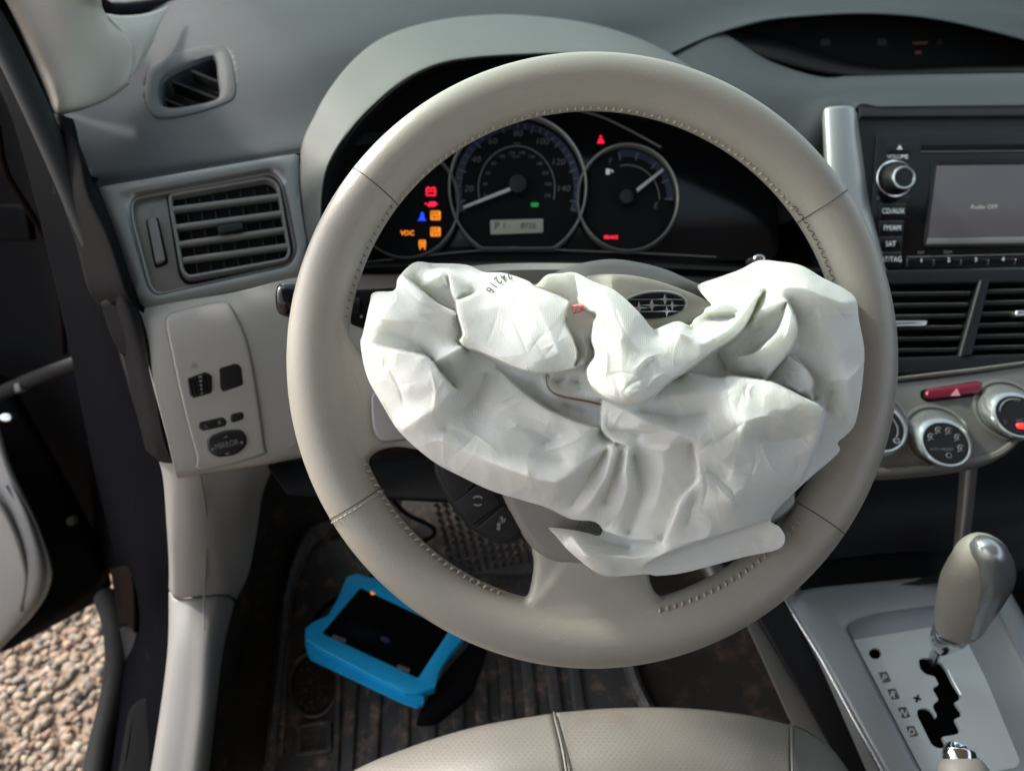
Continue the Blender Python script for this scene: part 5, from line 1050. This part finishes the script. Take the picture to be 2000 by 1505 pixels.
# pedals and cable glimpsed in the dark footwell
pdl = thing('footrest', 'dark dimpled footrest pad deep in the footwell behind the wheel', 'footrest', W(960, 1010, .95))
FP = plane3((800,1080,.93),(1040,1060,.93),(900,900,1.0))
slab('rest_plate', rnd([(760,1120),(800,900),(1000,880),(1090,1000),(1060,1120)], 20), FP, M['matrub'], pdl, 0, .01, .003)
prs = []
for i in range(14):
    for j in range(10):
        u = 850+i*16+j*4; v = 985+j*15-i*3; prs.append(slabvf(ell(u, v, 5, 4.5, 8), FP.p, .004, .004, .0015))
dm_ = multi('rest_dimples', prs, mat('dimple_rubber', (.03, .024, .02), .6), pdl)
cb = tube('cable', [W(*p) for p in cr([(745,900,.72),(760,960,.76),(790,1000,.80),(850,1040,.86),(760,1090,.88),(700,1150,.9),(640,1180,.86),(600,1230,.83)], 60, False)], .0028, M['blackmatte'], None, 8); tag(cb, 'thin black diagnostic cable hanging in the dark footwell', 'cable')
# ------------------------------------------------------------------ scan tool
tt = thing('scan_tablet', 'rugged tablet in a bright blue rubber bumper lying on the floor mat', 'tablet', W(750, 1240, .80))
TP = plane3((594,1235,.765),(850,1345,.745),(700,1125,.835))
tO = rnd([(596,1226),(612,1213),(640,1202),(662,1163),(678,1124),(697,1119),(735,1128),(900,1212),(915,1225),(905,1246),(874,1282),(857,1312),(851,1340),(816,1352),(790,1352),(618,1262),(597,1248)], 2)
tI = rnd([(704,1146),(879,1228),(817,1323),(629,1235)], 3)
ring('tablet_bumper', st(tO, 0), st(tI, 0), TP, M['blue'], tt, [(0, -.008), (0, -.0008), (.05, .0), (.45, .0006), (.92, .0), (1, -.0008), (1, -.004)], 160)
slab('tablet_body', tO, TP, M['blue'], tt, -.006, .007, .001)
slab('tablet_screen', inset(lin(tI, 80), -3), TP, M['gloss'], tt, -.0008, .004, .0003)
#slab('bumper_groove', [(603,1264),(812,1368),(812,1372),(603,1268)], lambda u, v, off=0: TP.p(u, v-16, off), M['blue'], tt, -.012, .006, .002)
loft('bumper_foot', [[TP.p(u, v, o) for u, v in lin([(598,1252),(606,1248),(650,1270),(830,1352),(830,1366),(820,1372),(790,1362),(604,1274)], 40)[:, :2]] for o in (-.0125, -.0080, -.0072)], M['blue'], tt, cap0=True, cap1=True)
tl_ = (lambda u, v, o=0: TP.p(u, v, o))
slab('screen_label', [(651,1238),(676,1248),(674,1255),(649,1245)], TP, M['dimwhite'], tt, .0006, .001, .0002); slab('screen_label', [(777,1297),(801,1305),(799,1313),(775,1304)], TP, M['dimwhite'], tt, .0006, .001, .0002)
flat('label_print', [[(660,1244),(669,1247.5),(668.5,1250),(659.5,1246.5)]], TP, M['eR'] if 0 else M['hazard'], tt, off=.0009)
flat('label_print', [[(780,1301),(796,1306.5),(795.5,1308),(779.5,1303)]], TP, M['vent'], tt, off=.0009)
flat('power_lamp', [ell(728, 1156, 4.5, 4.5, 14)], TP, M['eO'], tt, off=-.0002)
slab('tablet_rear_grip', rnd([(868,1300),(930,1230),(960,1250),(930,1330),(860,1385),(815,1385)], 16), TP, M['blackmatte'], tt, -.014, .02, .004)
flat('screen_logo', [ell(752, 1248, 10, 5, 20, 25)], TP, mat('logo_dim', (.02, .03, .05), .4, emit=(.1, .2, .4), es=.008), tt, off=-.0003)
# ------------------------------------------------------------------ door (open)
dr = assembly('door', car, W(-60, 1050, .85))
patch('door_trim', [[(-200,780,.86),(-60,800,.82),(-14,830,.80)], [(-200,860,.86),(-20,900,.81),(18,930,.80)], [(-200,980,.86),(20,1000,.80),(66,1010,.805)], [(-200,1080,.86),(40,1090,.805),(98,1100,.815)], [(-200,1160,.87),(30,1170,.82),(96,1150,.825)], [(-200,1220,.88),(0,1215,.835),(66,1200,.84)], [(-200,1270,.89),(-30,1262,.85),(18,1250,.855)], [(-200,1310,.90),(-60,1300,.87),(-20,1290,.88)]], M['greytrim'], dr, 30, 50, .006)
patch('door_shell', [[(-240,700,.90),(-40,720,.90),(20,740,.92)], [(-240,900,.90),(60,900,.90),(110,900,.94)], [(-240,1060,.90),(130,1050,.93),(185,1040,.98)], [(-240,1150,.90),(150,1130,.95),(215,1120,1.01)], [(-240,1220,.92),(60,1205,.92),(196,1168,1.0)], [(-240,1330,.93),(-10,1275,.93),(30,1262,.95)]], M['blackmatte'], dr, 30, 40, .006)
tube('door_groove', [W(*p) for p in cr([(-30,950,.803),(10,1000,.797),(40,1070,.800),(52,1130,.812),(40,1190,.825)], 30, False)], .0035, M['vent'], dr, 8)
# ------------------------------------------------------------------ gravel outside
gd = mesh([(-400, -400, -.02), (400, -400, -.02), (400, 400, -.02), (-400, 400, -.02)], [(0, 1, 2, 3)])
g = link('ground', gd, mat('gravel_soil', (.28, .20, .145), .95, bump=1, bscale=120, var=.35, vscale=30), None, None); struct(g)
rr = random.Random(11); parts = []
bm = bmesh.new(); bmesh.ops.create_icosphere(bm, subdivisions=2, radius=1); IV = [v.co.copy() for v in bm.verts]; IF = [tuple(v.index for v in f.verts) for f in bm.faces]; bm.free()
bm = bmesh.new(); bmesh.ops.create_icosphere(bm, subdivisions=1, radius=1); JV = [v.co.copy() for v in bm.verts]; JF = [tuple(v.index for v in f.verts) for f in bm.faces]; bm.free()
Gv, Gf = [], []
def pebble(x, y, s, z, hi):
    q = Matrix.Rotation(rr.uniform(0, 6.28), 3, 'Z') @ Matrix.Rotation(rr.uniform(-.5, .5), 3, 'X'); sx, sy, sz = s*rr.uniform(.75, 1.25), s*rr.uniform(.6, 1.0), s*rr.uniform(.4, .75); sd = rr.uniform(0, 99)
    k = len(Gv)
    for c in (IV if hi else JV):
        n = 1+.28*noise.noise(c*1.3+V((sd, 0, 0))); p = q @ V((c.x*sx*n, c.y*sy*n, c.z*sz*n)); Gv.append((x+p.x, y+p.y, z+p.z))
    Gf.extend(tuple(i+k for i in f) for f in (IF if hi else JF))
c1 = hplane(0).p(110, 1350)
for k in range(9000):
    near = k < 5500
    x = c1.x+(rr.uniform(-.30, .30) if near else rr.uniform(-1.0, .5)); y = c1.y+(rr.uniform(-.32, .40) if near else rr.uniform(-.8, 1.0)); s = .0028+.0092*rr.random()**2.4
    pebble(x, y, s, -.018+s*.35, near and s > .006)
gr = link('gravel', mesh(Gv, Gf), None, None, 50); gr['kind'] = 'stuff'
def gravelmat():
    m = bpy.data.materials.new('pebbles'); nt, b = nodes(m); N = nt.nodes; L = nt.links; g = N.new('ShaderNodeNewGeometry'); r = N.new('ShaderNodeValToRGB'); r.color_ramp.interpolation = 'LINEAR'
    cols = [(p_, (a_*.74, b_*.70, c_*.64)) for p_, (a_, b_, c_) in [(0, (.20, .17, .15)), (.15, (.52, .42, .33)), (.3, (.34, .32, .31)), (.45, (.62, .52, .42)), (.6, (.48, .32, .25)), (.75, (.56, .48, .40)), (.9, (.38, .28, .19)), (1, (.72, .64, .55))]]
    r.color_ramp.elements[0].color = (*cols[0][1], 1); r.color_ramp.elements[1].color = (*cols[-1][1], 1)
    for p, c in cols[1:-1]: e = r.color_ramp.elements.new(p); e.color = (*c, 1)
    L.new(g.outputs['Random Per Island'], r.inputs[0]); tc = N.new('ShaderNodeTexCoord'); nz = N.new('ShaderNodeTexNoise'); nz.inputs['Scale'].default_value = 220; L.new(tc.outputs['Object'], nz.inputs['Vector'])
    mx = N.new('ShaderNodeMix'); mx.data_type = 'RGBA'; mx.blend_type = 'MULTIPLY'; mx.inputs[0].default_value = .5; L.new(r.outputs[0], mx.inputs[6]); L.new(nz.outputs['Color'], mx.inputs[7]); L.new(mx.outputs[2], b.inputs['Base Color']); b.inputs['Roughness'].default_value = .85; return m
gr.data.materials.append(gravelmat())
# ------------------------------------------------------------------ driver seat
seat = thing('driver_seat', 'beige perforated leather driver seat cushion along the bottom edge', 'car seat', W(1150, 1600, .50))
SP = lambda u, v, d: W(u, v, d)
def seatmat():
    m = M['leather2'].copy(); m.name = 'perforated_leather'; nt = m.node_tree; N = nt.nodes; L = nt.links; b = N['Principled BSDF']
    uv = N.new('ShaderNodeUVMap'); uv.uv_map = 'uv'; mp = N.new('ShaderNodeMapping'); mp.inputs['Rotation'].default_value[2] = .78; mp.inputs['Scale'].default_value = (330, 330, 1); L.new(uv.outputs[0], mp.inputs[0])
    fr = N.new('ShaderNodeVectorMath'); fr.operation = 'FRACTION'; L.new(mp.outputs[0], fr.inputs[0]); sb = N.new('ShaderNodeVectorMath'); sb.operation = 'SUBTRACT'; sb.inputs[1].default_value = (.5, .5, 0); L.new(fr.outputs[0], sb.inputs[0])
    ln = N.new('ShaderNodeVectorMath'); ln.operation = 'LENGTH'; L.new(sb.outputs[0], ln.inputs[0]); cm = N.new('ShaderNodeMapRange'); cm.inputs[1].default_value = .12; cm.inputs[2].default_value = .24; L.new(ln.outputs['Value'], cm.inputs[0])
    src = b.inputs['Base Color'].links[0].from_socket; mx = N.new('ShaderNodeMix'); mx.data_type = 'RGBA'; mx.inputs[6].default_value = (.12, .111, .096, 1); L.new(cm.outputs[0], mx.inputs[0]); L.new(src, mx.inputs[7]); L.new(mx.outputs[2], b.inputs['Base Color'])
    return m
PERF = seatmat()
def cushion(name, rows, m_, nu, nv):
    o = patch(name, rows, m_, seat, nu, nv, .006); me = o.data; ul = me.uv_layers.new(name='uv'); base = wl(o)
    for l in me.loops:
        p = me.vertices[l.vertex_index].co; ul.data[l.index].uv = (p.x+base.x, (p.y+base.y)*.9+p.z*.5)
    return o
def row(v_, d, du=0): pass
cushion('cushion_side', [[(560,1600,.585),(680,1510,.575),(800,1458,.570),(930,1418,.568),(1078,1392,.568)], [(560,1640,.55),(690,1520,.545),(808,1468,.540),(940,1428,.538),(1080,1401,.538)], [(600,1720,.50),(740,1600,.505),(840,1540,.503),(960,1500,.501),(1098,1480,.500)], [(700,1900,.47),(800,1760,.475),(900,1680,.475),(1000,1640,.473),(1118,1620,.472)]], PERF, 50, 30)
cushion('cushion_centre', [[(1086,1391,.568),(1200,1382,.568),(1330,1382,.568),(1450,1394,.570),(1543,1414,.574)], [(1088,1400,.538),(1200,1392,.536),(1330,1392,.536),(1450,1404,.538),(1544,1425,.542)], [(1106,1480,.500),(1210,1472,.498),(1330,1472,.498),(1450,1484,.499),(1545,1500,.501)], [(1126,1620,.472),(1220,1612,.470),(1330,1612,.470),(1450,1620,.471),(1550,1640,.472)]], PERF, 60, 40)
cushion('cushion_bolster', [[(1547,1415,.574),(1575,1428,.578),(1600,1442,.584),(1625,1462,.592),(1648,1490,.60)], [(1548,1426,.545),(1580,1440,.551),(1610,1458,.558),(1638,1482,.566),(1662,1512,.575)], [(1550,1500,.503),(1590,1515,.506),(1630,1530,.512),(1665,1550,.52),(1700,1580,.53)], [(1555,1640,.473),(1610,1650,.475),(1660,1660,.478),(1710,1680,.482),(1760,1700,.49)]], M['leather2'], 30, 40)
for a in ([(1082,1391,.563),(1084,1401,.534),(1102,1480,.497),(1122,1620,.469)], [(1545,1414,.570),(1546,1426,.540),(1547.5,1500,.4985),(1552,1640,.4695)]):
    tube('seat_piping', [W(*p) for p in cr(a, 30, False)], .0010, M['leather2'], seat, 8)
fr_ = cr([(560,1600,.587),(680,1508,.577),(800,1457,.572),(930,1417,.570),(1082,1390,.570),(1200,1381,.570),(1330,1381,.570),(1450,1393,.572),(1545,1413,.576),(1600,1441,.586),(1650,1490,.602),(1700,1580,.61)], 60, False)
loft('cushion_front', [[W(p[0], p[1], p[2]) for p in fr_], [W(p[0], p[1]+60, p[2]+.03) for p in fr_], [W(p[0], p[1]+150, p[2]+.0) for p in fr_]], M['leather2'], seat, closed=False)
# ------------------------------------------------------------------ the car around the camera: roof, glass, far side and rear
def quadbox(name, P, t, m_, par=None):
    A = [V(p) for p in P]; n = (A[1]-A[0]).cross(A[2]-A[0]).normalized()*t
    return link(name, recalc(mesh(*loftvf([A, [p+n for p in A]], True, True, True))), m_, par, 30)
body_ = car; LN = mat('headlining', (.45, .42, .38), .9)
wsb = W(1000, -45, 1.2); yb = wsb.y+.02; zb = wsb.z
quadbox('roof', [(-.55, .42, 1.58), (1.15, .42, 1.58), (1.15, -1.6, 1.58), (-.55, -1.6, 1.58)], .03, LN, body_)
quadbox('roof_header', [(-.55, .42, 1.58), (1.15, .42, 1.58), (1.15, .46, 1.52), (-.55, .46, 1.52)], .02, LN, body_)
tube('roof_pillar', [W(-20, -60, .62), V((-.52, .50, 1.50)), V((-.54, .40, 1.58))], .030, LN, body_, 12)
tube('roof_pillar', [V((1.12, 1.05, 1.0)), V((1.12, .45, 1.56))], .035, LN, body_, 12)
tube('roof_pillar', [V((-.60, -.40, .4)), V((-.58, -.42, 1.58))], .05, LN, body_, 12)
quadbox('far_door', [(1.15, 1.2, .25), (1.15, -1.6, .25), (1.15, -1.6, 1.12), (1.15, 1.2, 1.12)], .04, M['blackmatte'], body_)  # unseen door, top edge raised to hold back light from the right
quadbox('rear_shade_wall', [(-.55, -1.4, .25), (1.15, -1.4, .25), (1.15, -1.4, 1.3), (-.55, -1.4, 1.3)], .04, M['blackmatte'], body_)  # unseen wall added to close the cabin, raised to cut the light
quadbox('cabin_floor', [(-.48, 1.5, .31), (1.15, 1.5, .31), (1.15, -1.4, .31), (-.48, -1.4, .31)], -.02, M['blackmatte'], body_)
quadbox('bulkhead', [(-.55, 1.2, .42), (1.15, 1.2, .42), (1.15, 1.25, 1.0), (-.55, 1.25, 1.0)], .02, M['blackmatte'], body_)
quadbox('seat_back', [(-.22, -.28, .7), (.30, -.28, .7), (.30, -.42, 1.25), (-.22, -.42, 1.25)], .1, M['leather2'], seat)
GL = bpy.data.materials.new('glass'); nt_, b_ = nodes(GL); N_ = nt_.nodes; t_ = N_.new('ShaderNodeBsdfTransparent'); t_.inputs[0].default_value = (.86, .92, .89, 1); g_ = N_.new('ShaderNodeBsdfGlossy'); g_.inputs['Roughness'].default_value = .02; m_x = N_.new('ShaderNodeMixShader'); m_x.inputs[0].default_value = .06
nt_.links.new(t_.outputs[0], m_x.inputs[1]); nt_.links.new(g_.outputs[0], m_x.inputs[2]); nt_.links.new(m_x.outputs[0], N_['Material Output'].inputs[0])
quadbox('door_panel', [(-.66, .93, .38), (-1.45, .62, .38), (-1.45, .62, 1.08), (-.66, .93, 1.08)], .07, M['blackmatte'], dr)
quadbox('front_wing', [(-.72, 1.05, .3), (-.70, 2.0, .3), (-.70, 2.0, 1.02), (-.72, 1.05, 1.02)], .05, M['navy'], body_)
quadbox('bonnet', [(-.70, 1.35, 1.03), (1.3, 1.35, 1.03), (1.3, 2.5, .93), (-.70, 2.5, .93)], .03, M['navy'], body_)
wg = quadbox('windscreen', [(-.50, yb, zb), (1.12, yb, zb), (1.12, .46, 1.52), (-.50, .46, 1.52)], .004, GL); tag(wg, 'clear windscreen glass rising from the far edge of the dashboard', 'windscreen')
